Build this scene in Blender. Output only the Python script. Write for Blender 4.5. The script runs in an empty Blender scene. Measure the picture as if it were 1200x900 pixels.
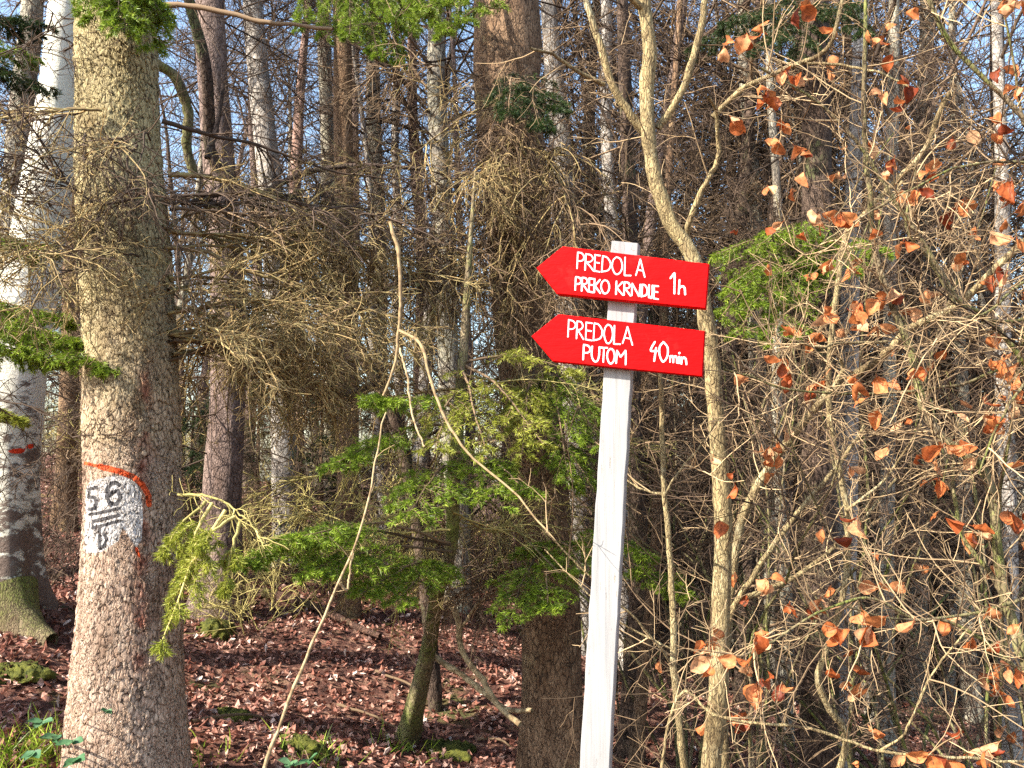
import bpy, math
import numpy as np
from mathutils import Vector

sc = bpy.context.scene
COL = sc.collection
R = math.radians

# ------------------------------------------------------------------ camera
CAM = np.array([0.0, 0.0, 1.5]); PITCH = R(6.0); FPX = 1000.0
cam = bpy.data.cameras.new("camera"); cam_o = bpy.data.objects.new("camera", cam); COL.objects.link(cam_o)
cam_o.location = CAM; cam_o.rotation_euler = (R(90) + PITCH, 0, 0)
cam.sensor_width = 36.0; cam.lens = 30.0; cam.clip_start = 0.05; cam.clip_end = 3000
sc.camera = cam_o
# ------------------------------------------------------------------ light
SUN_AZ, SUN_EL = R(58), R(39)            # degrees left of straight behind the camera, elevation
TOSUN = np.array([-math.sin(SUN_AZ) * math.cos(SUN_EL), -math.cos(SUN_AZ) * math.cos(SUN_EL), math.sin(SUN_EL)])
w = bpy.data.worlds.new("World"); sc.world = w; w.use_nodes = True
wn = w.node_tree; bg = wn.nodes["Background"]
sky = wn.nodes.new("ShaderNodeTexSky"); sky.sky_type = 'NISHITA'; sky.sun_disc = False
sky.sun_elevation = SUN_EL; sky.sun_rotation = math.atan2(TOSUN[0], TOSUN[1])
sky.air_density = 1.3; sky.dust_density = 1.6; sky.ozone_density = 2.0
wn.links.new(sky.outputs[0], bg.inputs[0]); bg.inputs[1].default_value = 0.145
sl = bpy.data.lights.new("sun", 'SUN'); sl.energy = 5.0; sl.angle = R(0.5); sl.color = (1.0, 0.93, 0.82)
so = bpy.data.objects.new("sun", sl); COL.objects.link(so); so.location = (-10, -6, 12)
so.rotation_euler = Vector(TOSUN).to_track_quat('Z', 'Y').to_euler()
sc.view_settings.view_transform = 'Standard'; sc.view_settings.look = 'None'
sc.view_settings.exposure = 1.45; sc.view_settings.gamma = 1.0; sc.view_settings.use_curve_mapping = False
sc.render.engine = 'CYCLES'
sc.cycles.max_bounces = 4; sc.cycles.diffuse_bounces = 2; sc.cycles.glossy_bounces = 2
sc.cycles.transmission_bounces = 2; sc.cycles.transparent_max_bounces = 4
sc.cycles.use_denoising = False

# ------------------------------------------------------------------ projection helpers (photo pixel 1200x900 <-> world)
FW = np.array([0, math.cos(PITCH), math.sin(PITCH)]); UP = np.array([0, -math.sin(PITCH), math.cos(PITCH)]); RT = np.array([1.0, 0, 0])
def ray(px, py):
    return FW + (px - 600) / FPX * RT + (450 - py) / FPX * UP
def at(px, py, Y):
    d = ray(px, py); return CAM + d * (Y / d[1])
def proj(V):
    q = np.asarray(V) - CAM; z = q @ FW
    return 600 + FPX * (q @ RT) / z, 450 - FPX * (q @ UP) / z, z

def smooth(a, b, x):
    t = np.clip((x - a) / (b - a), 0, 1); return t * t * (3 - 2 * t)
def gz(x, y):
    x = np.asarray(x, float); y = np.asarray(y, float)
    z = -0.25 - 0.2 * 9 * np.tanh(x / 9)
    z = z + .05 * np.sin(1.7 * x + .6) * np.sin(1.3 * y + 1) + .03 * np.sin(4.1 * x + 1.2 * y) + .02 * np.sin(7.3 * y - 3.1 * x + 2) + .012 * np.sin(13 * x + 5 * y)
    z = z + .28 * np.exp(-((x + 3.25) ** 2 + (y - 5.5) ** 2) / .9)          # mound under the birch
    z = z + .16 * np.exp(-((x + 1.55) ** 2 / .5 + (y - 4.6) ** 2 / .5))
    cy = 13 - 0.75 * np.clip(x, -2, 6)
    z = z + .10 * np.clip(y - 5.5, 0, 8) * (1 - smooth(-.5, 2.5, x))
    over = np.clip(y - cy, 0, None)
    return z - 0.22 * over * smooth(0, 4, over) * (1 - smooth(25, 60, over)) - 9 * smooth(25, 60, over)
def ground_hit(px, py):
    d = ray(px, py); t = 1.0
    for _ in range(4000):
        p = CAM + d * t
        if p[2] < gz(p[0], p[1]): break
        t += .01
    return CAM + d * t

# ------------------------------------------------------------------ mesh helpers
class MB:
    """collects vertices, faces and a per-vertex random tint for ONE mesh"""
    def __init__(s): s.V = []; s.F = []; s.T = []; s.n = 0
    def add(s, V, F, T=None):
        V = np.asarray(V, float).reshape(-1, 3); F = np.asarray(F, int)
        s.V.append(V); s.F.append(F + s.n); s.n += len(V)
        s.T.append(np.zeros(len(V)) if T is None else np.broadcast_to(np.asarray(T, float), (len(V),)))
        return s
    def tubes(s, P, Rr, k=4, T=None):
        P = np.asarray(P, float); Rr = np.asarray(Rr, float)
        if P.ndim == 2: P = P[None]; Rr = Rr[None]
        m, n, _ = P.shape
        if m == 0: return s
        Tn = np.gradient(P, axis=1); Tn /= np.linalg.norm(Tn, axis=2, keepdims=True) + 1e-12
        ax = np.argmin(np.abs(Tn).max(axis=1), axis=1)
        ref = np.eye(3)[ax][:, None, :]
        A = np.cross(Tn, ref); A /= np.linalg.norm(A, axis=2, keepdims=True) + 1e-12
        B = np.cross(Tn, A)
        th = np.arange(k) * 2 * np.pi / k
        ring = A[:, :, None, :] * np.cos(th)[None, None, :, None] + B[:, :, None, :] * np.sin(th)[None, None, :, None]
        V = P[:, :, None, :] + ring * Rr[:, :, None, None]
        i = np.arange(m)[:, None, None] * n * k + np.arange(n - 1)[None, :, None] * k
        j = np.arange(k)[None, None, :]; j2 = (j + 1) % k
        F = np.stack([i + j, i + j2, i + k + j2, i + k + j], -1).reshape(-1, 4)
        tt = rng.random(m) if T is None else np.broadcast_to(T, (m,))
        s.add(V, F, np.repeat(tt, n * k)); return s
    def build(s, name, mat, parent=None, origin=None, smooth=True, attrs=None):
        V = np.concatenate(s.V); T = np.concatenate(s.T)
        if parent is not None: V = V - np.array(world_loc(parent))
        elif origin is not None: V = V - np.asarray(origin)
        me = bpy.data.meshes.new(name)
        me.vertices.add(len(V)); me.vertices.foreach_set('co', V.astype(np.float32).ravel())
        li = np.concatenate([f.ravel() for f in s.F]); sz = np.concatenate([np.full(len(f), f.shape[1]) for f in s.F])
        me.loops.add(len(li)); me.loops.foreach_set('vertex_index', li.astype(np.int32))
        me.polygons.add(len(sz)); me.polygons.foreach_set('loop_start', np.concatenate([[0], np.cumsum(sz)[:-1]]).astype(np.int32))
        me.polygons.foreach_set('use_smooth', np.full(len(sz), smooth))
        me.update(calc_edges=True)
        at_ = me.attributes.new('tint', 'FLOAT', 'POINT'); at_.data.foreach_set('value', T.astype(np.float32))
        for k_, v_ in (attrs or {}).items():
            a_ = me.attributes.new(k_, 'FLOAT', 'POINT'); a_.data.foreach_set('value', np.asarray(v_, np.float32))
        me.materials.append(mat)
        o = bpy.data.objects.new(name, me); COL.objects.link(o)
        if parent is not None: o.parent = parent
        elif origin is not None: o.location = origin
        return o
def world_loc(o):
    l = np.array(o.location); 
    while o.parent is not None:
        o = o.parent; l = l + np.array(o.location)
    return l
def tag(o, label=None, cat=None, group=None, kind=None):
    if label: o['label'] = label
    if cat: o['category'] = cat
    if group: o['group'] = group
    if kind: o['kind'] = kind
    return o
def empty(name, loc, label, cat, group=None):
    o = bpy.data.objects.new(name, None); COL.objects.link(o); o.location = loc; o.empty_display_size = .1
    return tag(o, label, cat, group)
def copy_tree(o, parent=None):
    c = o.copy(); COL.objects.link(c); c.parent = parent
    for ch in o.children: copy_tree(ch, c)
    return c
rng = np.random.default_rng(11)

def spline(pts, n):
    p = np.asarray(pts, float)
    if len(p) == 2:
        t = np.linspace(0, 1, n)[:, None]; return p[0] * (1 - t) + p[1] * t
    q = np.vstack([2 * p[0] - p[1], p, 2 * p[-1] - p[-2]])
    d = np.r_[0, np.cumsum(np.linalg.norm(np.diff(p[:, :3], axis=0), axis=1))]
    u = np.interp(np.linspace(0, d[-1], n), d, np.arange(len(p)))
    i = np.clip(u.astype(int), 0, len(p) - 2); t = (u - i)[:, None]
    a, b, c, e = q[i], q[i + 1], q[i + 2], q[i + 3]
    return .5 * (2 * b + (c - a) * t + (2 * a - 5 * b + 4 * c - e) * t ** 2 + (3 * b - a - 3 * c + e) * t ** 3)
def norm(v): return v / (np.linalg.norm(v, axis=-1, keepdims=True) + 1e-12)
def grow(S, D, L, n, wig=.1, grav=0.0, rg=None):
    rg = rg or rng
    S = np.asarray(S, float); d = norm(np.asarray(D, float)); L = np.broadcast_to(np.asarray(L, float), (len(S),))
    pts = [S]; p = S; g = np.array([0, 0, grav])
    for _ in range(n - 1):
        d = norm(d + rg.normal(0, wig, S.shape) + g); p = p + d * (L / (n - 1))[:, None]; pts.append(p)
    return np.stack(pts, 1)
def along(P, t):
    """points and tangents at t (m,c) of polylines P (m,n,3)"""
    m, n, _ = P.shape; u = t * (n - 1); i = np.clip(u.astype(int), 0, n - 2); f = (u - i)[..., None]
    r = np.arange(m)[:, None]; a, b = P[r, i], P[r, i + 1]
    return a * (1 - f) + b * f, norm(b - a)
def spawn(P, per, t0, t1, ang, L, n, wig, grav, Lfall=.6, rg=None, up=None):
    """children sprouting from every polyline of P; ang in degrees; L = mean length (scalar or (m,))"""
    rg = rg or rng; m = len(P)
    t = rg.uniform(t0, t1, (m, per)); p, tn = along(P, t)
    rnd = rg.normal(0, 1, p.shape)
    if up is not None: rnd[..., 2] = rnd[..., 2] * .35 + up
    perp = norm(rnd - (rnd * tn).sum(-1, keepdims=True) * tn)
    a = np.radians(rg.normal(ang, 12, (m, per)))[..., None]
    d = tn * np.cos(a) + perp * np.sin(a)
    Ls = np.broadcast_to(np.asarray(L, float).reshape(-1, 1), (m, per)) * rg.uniform(.55, 1.35, (m, per)) * (1 - Lfall * t)
    return grow(p.reshape(-1, 3), d.reshape(-1, 3), Ls.ravel(), n, wig, grav, rg)
def taper(m, n, r0, r1, p=1.0):
    t = np.linspace(0, 1, n) ** p; return np.broadcast_to(np.asarray(r0, float).reshape(-1, 1) * (1 - t) + np.asarray(r1, float).reshape(-1, 1) * t, (m, n))

# ------------------------------------------------------------------ materials
def new_mat(name):
    m = bpy.data.materials.new(name); m.use_nodes = True
    nt = m.node_tree; b = nt.nodes['Principled BSDF']; b.inputs['Specular IOR Level'].default_value = .25
    return m, nt, b
def nd(nt, t, **kw):
    n = nt.nodes.new(t)
    for k, v in kw.items():
        if k.startswith('i_'):
            key = k[2:]; n.inputs[int(key) if key.isdigit() else key.replace('_', ' ')].default_value = v
        else: setattr(n, k, v)
    return n
def ramp(nt, fac, stops):
    n = nt.nodes.new('ShaderNodeValToRGB'); e = n.color_ramp.elements
    while len(e) < len(stops): e.new(.5)
    for x, (p, c) in zip(e, stops): x.position = p; x.color = (*c, 1) if len(c) == 3 else c
    if fac is not None: nt.links.new(fac, n.inputs[0])
    return n
def mixc(nt, fac, a, b, mode='MIX'):
    n = nt.nodes.new('ShaderNodeMix'); n.data_type = 'RGBA'; n.blend_type = mode
    for s, v in ((n.inputs[0], fac), (n.inputs[6], a), (n.inputs[7], b)):
        if hasattr(v, 'node'): nt.links.new(v, s)
        elif isinstance(v, (int, float)): s.default_value = v
        else: s.default_value = (*v, 1)
    return n.outputs[2]
def math_(nt, op, a, b=None, c=None, clamp=False):
    n = nt.nodes.new('ShaderNodeMath'); n.operation = op; n.use_clamp = clamp
    for s, v in zip(n.inputs, (a, b, c)):
        if v is None: continue
        if hasattr(v, 'node'): nt.links.new(v, s)
        else: s.default_value = v
    return n.outputs[0]
def attr(nt, name): return nd(nt, 'ShaderNodeAttribute', attribute_name=name).outputs['Fac']
def objco(nt, scale=(1, 1, 1), warp=0.0, wscale=6):
    tc = nt.nodes.new('ShaderNodeTexCoord'); v = tc.outputs['Object']
    if warp:
        nz = nd(nt, 'ShaderNodeTexNoise', i_Scale=wscale, i_Detail=2.0); nt.links.new(v, nz.inputs['Vector'])
        s = nt.nodes.new('ShaderNodeVectorMath'); s.operation = 'MULTIPLY_ADD'; s.inputs[1].default_value = (warp,) * 3
        nt.links.new(nz.outputs['Color'], s.inputs[0]); nt.links.new(v, s.inputs[2]); v = s.outputs[0]
    mp = nt.nodes.new('ShaderNodeMapping'); mp.inputs['Scale'].default_value = scale; nt.links.new(v, mp.inputs[0])
    return mp.outputs[0]
def noise(nt, vec, scale, detail=4.0, rough=.6):
    n = nd(nt, 'ShaderNodeTexNoise', i_Scale=scale, i_Detail=detail, i_Roughness=rough)
    if vec is not None: nt.links.new(vec, n.inputs['Vector'])
    return n.outputs['Fac']
def voro(nt, vec, scale, feature='F1'):
    n = nd(nt, 'ShaderNodeTexVoronoi', feature=feature, i_Scale=scale); nt.links.new(vec, n.inputs['Vector']); return n
def link(nt, a, b): nt.links.new(a, b)
def bump(nt, b, h, dist, strength=1.0):
    n = nd(nt, 'ShaderNodeBump', i_Distance=dist, i_Strength=strength); link(nt, h, n.inputs['Height']); link(nt, n.outputs[0], b.inputs['Normal'])

def twig_mat(name, c0, c1, mottle=None):
    m, nt, b = new_mat(name)
    r = ramp(nt, attr(nt, 'tint'), [(0, c0), (1, c1)])
    col = r.outputs[0]
    if mottle:
        n = noise(nt, objco(nt), 30, 3); k = ramp(nt, n, [(.45, (0, 0, 0)), (.62, (1, 1, 1))])
        col = mixc(nt, k.outputs[0], col, mottle)
    link(nt, col, b.inputs['Base Color']); b.inputs['Roughness'].default_value = .85
    return m
M = {}
M['dead_twig'] = twig_mat('dead_spruce_twig', (.07, .045, .025), (.52, .36, .16), (.30, .24, .10))
M['dark_twig'] = twig_mat('dark_twig', (.035, .023, .016), (.13, .085, .055))
M['tan_twig'] = twig_mat('tan_twig', (.10, .062, .034), (.56, .40, .22))
M['pale_twig'] = twig_mat('pale_twig', (.33, .235, .12), (.48, .37, .21), (.20, .135, .07))
M['brown_twig'] = twig_mat('brown_twig', (.05, .033, .02), (.30, .20, .115))
M['lichen_twig'] = twig_mat('lichen_twig', (.26, .22, .07), (.56, .46, .17))

def needle_mat(name, c0, c1, c2):
    m, nt, b = new_mat(name)
    r = ramp(nt, attr(nt, 'tint'), [(0, c0), (.6, c1), (1, c2)])
    link(nt, r.outputs[0], b.inputs['Base Color']); b.inputs['Roughness'].default_value = .45
    tr = nt.nodes.new('ShaderNodeBsdfTranslucent'); link(nt, r.outputs[0], tr.inputs[0])
    mx = nt.nodes.new('ShaderNodeMixShader'); mx.inputs[0].default_value = .25
    link(nt, b.outputs[0], mx.inputs[1]); link(nt, tr.outputs[0], mx.inputs[2]); link(nt, mx.outputs[0], nt.nodes['Material Output'].inputs[0])
    return m
M['needle'] = needle_mat('fresh_needles', (.05, .09, .012), (.23, .33, .026), (.50, .57, .09))
M['needle_yellow'] = needle_mat('yellow_needles', (.16, .19, .02), (.34, .36, .05), (.48, .46, .10))
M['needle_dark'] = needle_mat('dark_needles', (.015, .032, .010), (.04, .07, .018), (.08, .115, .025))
M['leaf_green'] = needle_mat('bramble_leaf', (.03, .09, .03), (.06, .15, .06), (.12, .22, .10))

def leaf_mat(name, stops, tl=.35):
    m, nt, b = new_mat(name)
    r = ramp(nt, attr(nt, 'tint'), stops)
    n = noise(nt, objco(nt), 60, 3); k = mixc(nt, ramp(nt, n, [(.35, (.55, .5, .45)), (.65, (1.1, 1.1, 1.1))]).outputs[0], (0, 0, 0), (1, 1, 1))
    col = mixc(nt, 1.0, r.outputs[0], k, 'MULTIPLY')
    link(nt, col, b.inputs['Base Color']); b.inputs['Roughness'].default_value = .55
    tr = nt.nodes.new('ShaderNodeBsdfTranslucent'); link(nt, col, tr.inputs[0])
    mx = nt.nodes.new('ShaderNodeMixShader'); mx.inputs[0].default_value = tl
    link(nt, b.outputs[0], mx.inputs[1]); link(nt, tr.outputs[0], mx.inputs[2]); link(nt, mx.outputs[0], nt.nodes['Material Output'].inputs[0])
    return m
M['beech_leaf'] = leaf_mat('dry_beech_leaf', [(0, (.24, .045, .016)), (.25, (.54, .14, .04)), (.65, (.70, .26, .09)), (1, (.80, .46, .24))])
M['litter'] = leaf_mat('fallen_leaf', [(0, (.08, .03, .02)), (.28, (.28, .105, .07)), (.56, (.48, .235, .165)), (.82, (.68, .44, .35)), (1, (.86, .72, .62))], .1)

def bark_mat(name, base, alt, crack, scale=(45, 45, 22), depth=.006, lichen=None, lichen_amt=.5, disp=False, paint=False):
    m, nt, b = new_mat(name)
    v = objco(nt, (1, 1, 1), .028, 22)
    mp = nt.nodes.new('ShaderNodeMapping'); mp.inputs['Scale'].default_value = scale; link(nt, v, mp.inputs[0]); vv = mp.outputs[0]
    ed = voro(nt, vv, 1.0, 'DISTANCE_TO_EDGE'); ce = voro(nt, vv, 1.0, 'F1')
    fine = noise(nt, vv, 2.2, 6, .7)
    ew = math_(nt, 'ADD', ed.outputs['Distance'], math_(nt, 'MULTIPLY', math_(nt, 'SUBTRACT', noise(nt, vv, .9, 3, .6), .5), .45))
    e2 = voro(nt, vv, 1.9, 'DISTANCE_TO_EDGE').outputs['Distance']
    swap = ramp(nt, noise(nt, objco(nt, (9, 9, 4)), 1.0, 4, .65), [(.47, (0, 0, 0)), (.55, (1, 1, 1))]).outputs[0]
    mxs = nt.nodes.new('ShaderNodeMix'); link(nt, swap, mxs.inputs[0]); link(nt, ew, mxs.inputs[2]); link(nt, math_(nt, 'ADD', math_(nt, 'MULTIPLY', e2, 1.3), math_(nt, 'MULTIPLY', math_(nt, 'SUBTRACT', fine, .5), .3)), mxs.inputs[3])
    edge = ramp(nt, mxs.outputs[0], [(.0, (0, 0, 0)), (.09, (.75, .75, .75)), (.3, (1, 1, 1))]).outputs[0]
    big = noise(nt, objco(nt), 3.0, 3)
    cell = nt.nodes.new('ShaderNodeSeparateColor'); link(nt, ce.outputs['Color'], cell.inputs[0])
    col = mixc(nt, cell.outputs[0], base, alt)
    if lichen:
        k = ramp(nt, math_(nt, 'ADD', math_(nt, 'MULTIPLY', big, .6), math_(nt, 'MULTIPLY', fine, .4)), [(.62 - .3 * lichen_amt, (0, 0, 0)), (.72 - .2 * lichen_amt, (1, 1, 1))])
        col = mixc(nt, k.outputs[0], col, lichen)
    if paint:
        sep = nt.nodes.new('ShaderNodeSeparateXYZ'); tc = nt.nodes.new('ShaderNodeTexCoord'); link(nt, tc.outputs['Object'], sep.inputs[0])
        hi = ramp(nt, math_(nt, 'ADD', math_(nt, 'MULTIPLY', sep.outputs[2], .25), math_(nt, 'MULTIPLY', big, .3)), [(.50, (0, 0, 0)), (.72, (1, 1, 1))])
        col = mixc(nt, math_(nt, 'MULTIPLY', hi.outputs[0], .85), col, (.47, .40, .20))
        rd = math_(nt, 'MULTIPLY', attr(nt, 'rust'), ramp(nt, noise(nt, objco(nt), 14, 5), [(.4, (0, 0, 0)), (.6, (1, 1, 1))]).outputs[0])
        col = mixc(nt, math_(nt, 'MULTIPLY', rd, .85), col, (.30, .085, .05))
    zone = ramp(nt, noise(nt, objco(nt, (5, 5, 1.6)), 1.0, 5, .7), [(.36, (.55, .5, .46)), (.5, (1, 1, 1)), (.68, (1.12, 1.1, 1.05))]).outputs[0]
    col = mixc(nt, 1.0, col, zone, 'MULTIPLY')
    tone = ramp(nt, fine, [(.3, (.5, .47, .45)), (.66, (1.2, 1.2, 1.2))]).outputs[0]
    col = mixc(nt, 1.0, col, tone, 'MULTIPLY')
    h = math_(nt, 'ADD', edge, math_(nt, 'MULTIPLY', fine, .55))
    sb = nt.nodes.new('ShaderNodeVectorMath'); sb.operation = 'SUBTRACT'; link(nt, vv, sb.inputs[0]); link(nt, ce.outputs['Position'], sb.inputs[1])
    sx = nt.nodes.new('ShaderNodeSeparateXYZ'); link(nt, sb.outputs[0], sx.inputs[0])       # each scale tilts: its lower lip stands off the trunk
    h = math_(nt, 'SUBTRACT', h, math_(nt, 'ADD', math_(nt, 'MULTIPLY', sx.outputs[2], .8), math_(nt, 'MULTIPLY', sx.outputs[0], .5)))
    h = math_(nt, 'ADD', h, math_(nt, 'MULTIPLY', cell.outputs[1], .9))
    h = math_(nt, 'ADD', h, math_(nt, 'MULTIPLY', noise(nt, objco(nt, (16, 16, 7)), 1.0, 3, .6), 1.6))
    if paint:
        jit = math_(nt, 'MULTIPLY', math_(nt, 'SUBTRACT', fine, .5), .35)
        for nm, c_ in (('paint_white', (.58, .55, .52)), ('paint_black', (.035, .035, .04)), ('paint_orange', (.80, .09, .01))):
            a_ = math_(nt, 'ADD', attr(nt, nm), jit)
            msk = ramp(nt, a_, [(.44, (0, 0, 0)), (.56, (1, 1, 1))]).outputs[0]
            col = mixc(nt, math_(nt, 'MULTIPLY', msk, .9), col, c_)
    brk = ramp(nt, noise(nt, vv, .55, 3, .6), [(.36, (.15, .15, .15)), (.56, (1, 1, 1))]).outputs[0]          # cracks come and go, plates run together
    col = mixc(nt, math_(nt, 'MULTIPLY', math_(nt, 'MULTIPLY', math_(nt, 'SUBTRACT', 1.0, edge), brk), .95), col, crack)
    link(nt, col, b.inputs['Base Color']); b.inputs['Roughness'].default_value = .9
    if disp:
        dn = nd(nt, 'ShaderNodeDisplacement', i_Midlevel=2.3, i_Scale=depth); link(nt, h, dn.inputs['Height'])
        link(nt, dn.outputs[0], nt.nodes['Material Output'].inputs['Displacement']); m.displacement_method = 'BOTH'
    else: bump(nt, b, h, depth)
    return m
M['spruce_marked'] = bark_mat('spruce_bark_plated', (.41, .28, .20), (.57, .44, .33), (.05, .03, .02), (72, 72, 26), .0062, None, 0, True, True)
M['spruce_brown'] = bark_mat('spruce_bark_brown', (.21, .125, .07), (.32, .205, .12), (.04, .024, .015), (42, 42, 17), .008, (.30, .25, .12), .25)
M['bark_red'] = bark_mat('bark_reddish', (.20, .14, .115), (.30, .22, .185), (.06, .04, .035), (38, 38, 16), .008)
M['bark_pink'] = bark_mat('bark_pinkish', (.42, .25, .19), (.52, .36, .30), (.10, .06, .04), (40, 40, 14), .006)
M['bark_grey'] = bark_mat('bark_grey', (.30, .26, .21), (.42, .38, .30), (.06, .05, .04), (34, 34, 9), .006, (.46, .44, .32), .5)
M['bark_pale'] = bark_mat('bark_pale', (.40, .36, .31), (.54, .49, .43), (.09, .075, .065), (26, 26, 14), .004, (.40, .38, .30), .2)
M['bark_dark'] = bark_mat('bark_dark', (.09, .06, .045), (.16, .11, .08), (.02, .013, .01), (40, 40, 14), .008, (.10, .13, .04), .3)
M['sapling_bark'] = bark_mat('sapling_bark', (.29, .22, .11), (.45, .36, .18), (.10, .065, .035), (75, 75, 16), .005, (.46, .43, .28), .3)
M['mossy_bark'] = bark_mat('mossy_bark', (.20, .15, .09), (.33, .26, .16), (.05, .035, .02), (50, 50, 18), .005, (.16, .19, .04), .6)
M['log_bark'] = bark_mat('log_bark', (.10, .055, .04), (.20, .11, .075), (.04, .025, .02), (40, 40, 40), .007, (.12, .14, .03), .3)

def birch_mat():
    m, nt, b = new_mat('birch_bark')
    v = objco(nt, (1, 1, 1), .06, 6)
    sep = nt.nodes.new('ShaderNodeSeparateXYZ'); tc = nt.nodes.new('ShaderNodeTexCoord'); link(nt, tc.outputs['Object'], sep.inputs[0])
    lo = math_(nt, 'MULTIPLY', math_(nt, 'SUBTRACT', 1.25, sep.outputs[2]), .16)      # rough dark bark low on the bole
    mp = nt.nodes.new('ShaderNodeMapping'); mp.inputs['Scale'].default_value = (7, 7, 13); link(nt, v, mp.inputs[0])
    n1 = noise(nt, mp.outputs[0], 1.0, 6, .75)
    mp2 = nt.nodes.new('ShaderNodeMapping'); mp2.inputs['Scale'].default_value = (5, 5, 60); link(nt, v, mp2.inputs[0])
    n2 = noise(nt, mp2.outputs[0], 1.0, 3, .6)
    k = ramp(nt, math_(nt, 'ADD', n1, lo), [(.55, (0, 0, 0)), (.62, (1, 1, 1))]).outputs[0]
    lent = ramp(nt, n2, [(.62, (0, 0, 0)), (.72, (1, 1, 1))]).outputs[0]
    col = mixc(nt, noise(nt, v, 5, 3), (.78, .74, .66), (.60, .58, .44))
    col = mixc(nt, math_(nt, 'MULTIPLY', lent, .6), col, (.20, .17, .14))
    col = mixc(nt, k, col, mixc(nt, noise(nt, v, 40, 4), (.05, .035, .028), (.26, .19, .15)))
    red = attr(nt, 'paint_orange'); msk = ramp(nt, math_(nt, 'ADD', red, math_(nt, 'MULTIPLY', math_(nt, 'SUBTRACT', n1, .5), .5)), [(.44, (0, 0, 0)), (.55, (1, 1, 1))]).outputs[0]
    col = mixc(nt, msk, col, (.75, .05, .01))
    link(nt, col, b.inputs['Base Color']); b.inputs['Roughness'].default_value = .75
    bump(nt, b, math_(nt, 'ADD', math_(nt, 'MULTIPLY', k, .6), noise(nt, v, 55, 5, .7)), .008)
    return m
M['birch'] = birch_mat()

def moss_mat():
    m, nt, b = new_mat('moss'); v = objco(nt)
    col = mixc(nt, ramp(nt, noise(nt, v, 25, 5, .7), [(.35, (0, 0, 0)), (.65, (1, 1, 1))]).outputs[0], (.03, .04, .010), (.15, .15, .025))
    link(nt, col, b.inputs['Base Color']); b.inputs['Roughness'].default_value = .95
    bump(nt, b, noise(nt, v, 120, 4), .01); return m
M['moss'] = moss_mat()
def soil_mat():
    m, nt, b = new_mat('forest_soil'); v = objco(nt)
    ce = voro(nt, objco(nt, (1, 1, 1), .05, 9), 24); s = nt.nodes.new('ShaderNodeSeparateColor'); link(nt, ce.outputs['Color'], s.inputs[0])
    col = ramp(nt, s.outputs[0], [(0, (.05, .022, .016)), (.6, (.14, .06, .042)), (1, (.27, .15, .10))]).outputs[0]
    mo = ramp(nt, noise(nt, v, 1.1, 5, .65), [(.56, (0, 0, 0)), (.66, (1, 1, 1))]).outputs[0]
    col = mixc(nt, math_(nt, 'MULTIPLY', mo, .8), col, (.07, .085, .02))
    link(nt, col, b.inputs['Base Color']); b.inputs['Roughness'].default_value = .95
    bump(nt, b, math_(nt, 'ADD', s.outputs[1], noise(nt, v, 60, 4)), .02); return m
M['soil'] = soil_mat()

def paint_red():
    m, nt, b = new_mat('red_paint'); v = objco(nt)
    n = noise(nt, v, 35, 5, .65); sc_ = noise(nt, objco(nt, (6, 60, 90)), 1.0, 4, .7)
    col = mixc(nt, n, (.50, .0008, .0015), (.58, .002, .003))
    col = mixc(nt, math_(nt, 'MULTIPLY', ramp(nt, sc_, [(.48, (0, 0, 0)), (.74, (1, 1, 1))]).outputs[0], .75), col, (.34, .002, .004))
    dirt = ramp(nt, noise(nt, v, 7, 6, .7), [(.60, (0, 0, 0)), (.74, (1, 1, 1))]).outputs[0]
    col = mixc(nt, math_(nt, 'MULTIPLY', dirt, .12), col, (.4, .10, .08))
    link(nt, col, b.inputs['Base Color']); b.inputs['Roughness'].default_value = .6; b.inputs['Specular IOR Level'].default_value = .06
    bump(nt, b, math_(nt, 'ADD', n, sc_), .0012); return m
M['red'] = paint_red()
def paint_white():
    m, nt, b = new_mat('white_painted_wood'); v = objco(nt)
    grain = noise(nt, objco(nt, (90, 90, 2.2)), 1.0, 5, .65)
    chip = noise(nt, objco(nt, (60, 60, 7)), 1.0, 6, .75); spot = noise(nt, v, 2.3, 2)
    k = ramp(nt, math_(nt, 'ADD', chip, math_(nt, 'MULTIPLY', math_(nt, 'SUBTRACT', spot, .5), .35)), [(.64, (0, 0, 0)), (.70, (1, 1, 1))]).outputs[0]
    col = mixc(nt, noise(nt, v, 9, 4), (.34, .335, .33), (.26, .255, .25))
    col = mixc(nt, math_(nt, 'MULTIPLY', ramp(nt, grain, [(.50, (0, 0, 0)), (.68, (1, 1, 1))]).outputs[0], .6), col, (.21, .205, .195))
    col = mixc(nt, k, col, mixc(nt, grain, (.30, .24, .17), (.52, .46, .38)))
    st = noise(nt, objco(nt, (26, 26, 1.3)), 1.0, 6, .7); col = mixc(nt, math_(nt, 'MULTIPLY', ramp(nt, st, [(.46, (0, 0, 0)), (.72, (1, 1, 1))]).outputs[0], .7), col, (.17, .172, .175))
    ck = ramp(nt, noise(nt, objco(nt, (75, 75, .45)), 1.0, 3, .5), [(.70, (0, 0, 0)), (.73, (1, 1, 1))]).outputs[0]
    col = mixc(nt, math_(nt, 'MULTIPLY', ck, .8), col, (.10, .09, .08))
    link(nt, col, b.inputs['Base Color']); b.inputs['Roughness'].default_value = .6
    bump(nt, b, math_(nt, 'SUBTRACT', grain, math_(nt, 'MULTIPLY', k, .7)), .002); return m
M['white'] = paint_white()
def letter_mat():
    m, nt, b = new_mat('white_letter_paint')
    link(nt, mixc(nt, noise(nt, objco(nt), 120, 3), (.58, .58, .60), (.70, .70, .71)), b.inputs['Base Color']); b.inputs['Roughness'].default_value = .5
    return m
M['letter'] = letter_mat()
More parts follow.
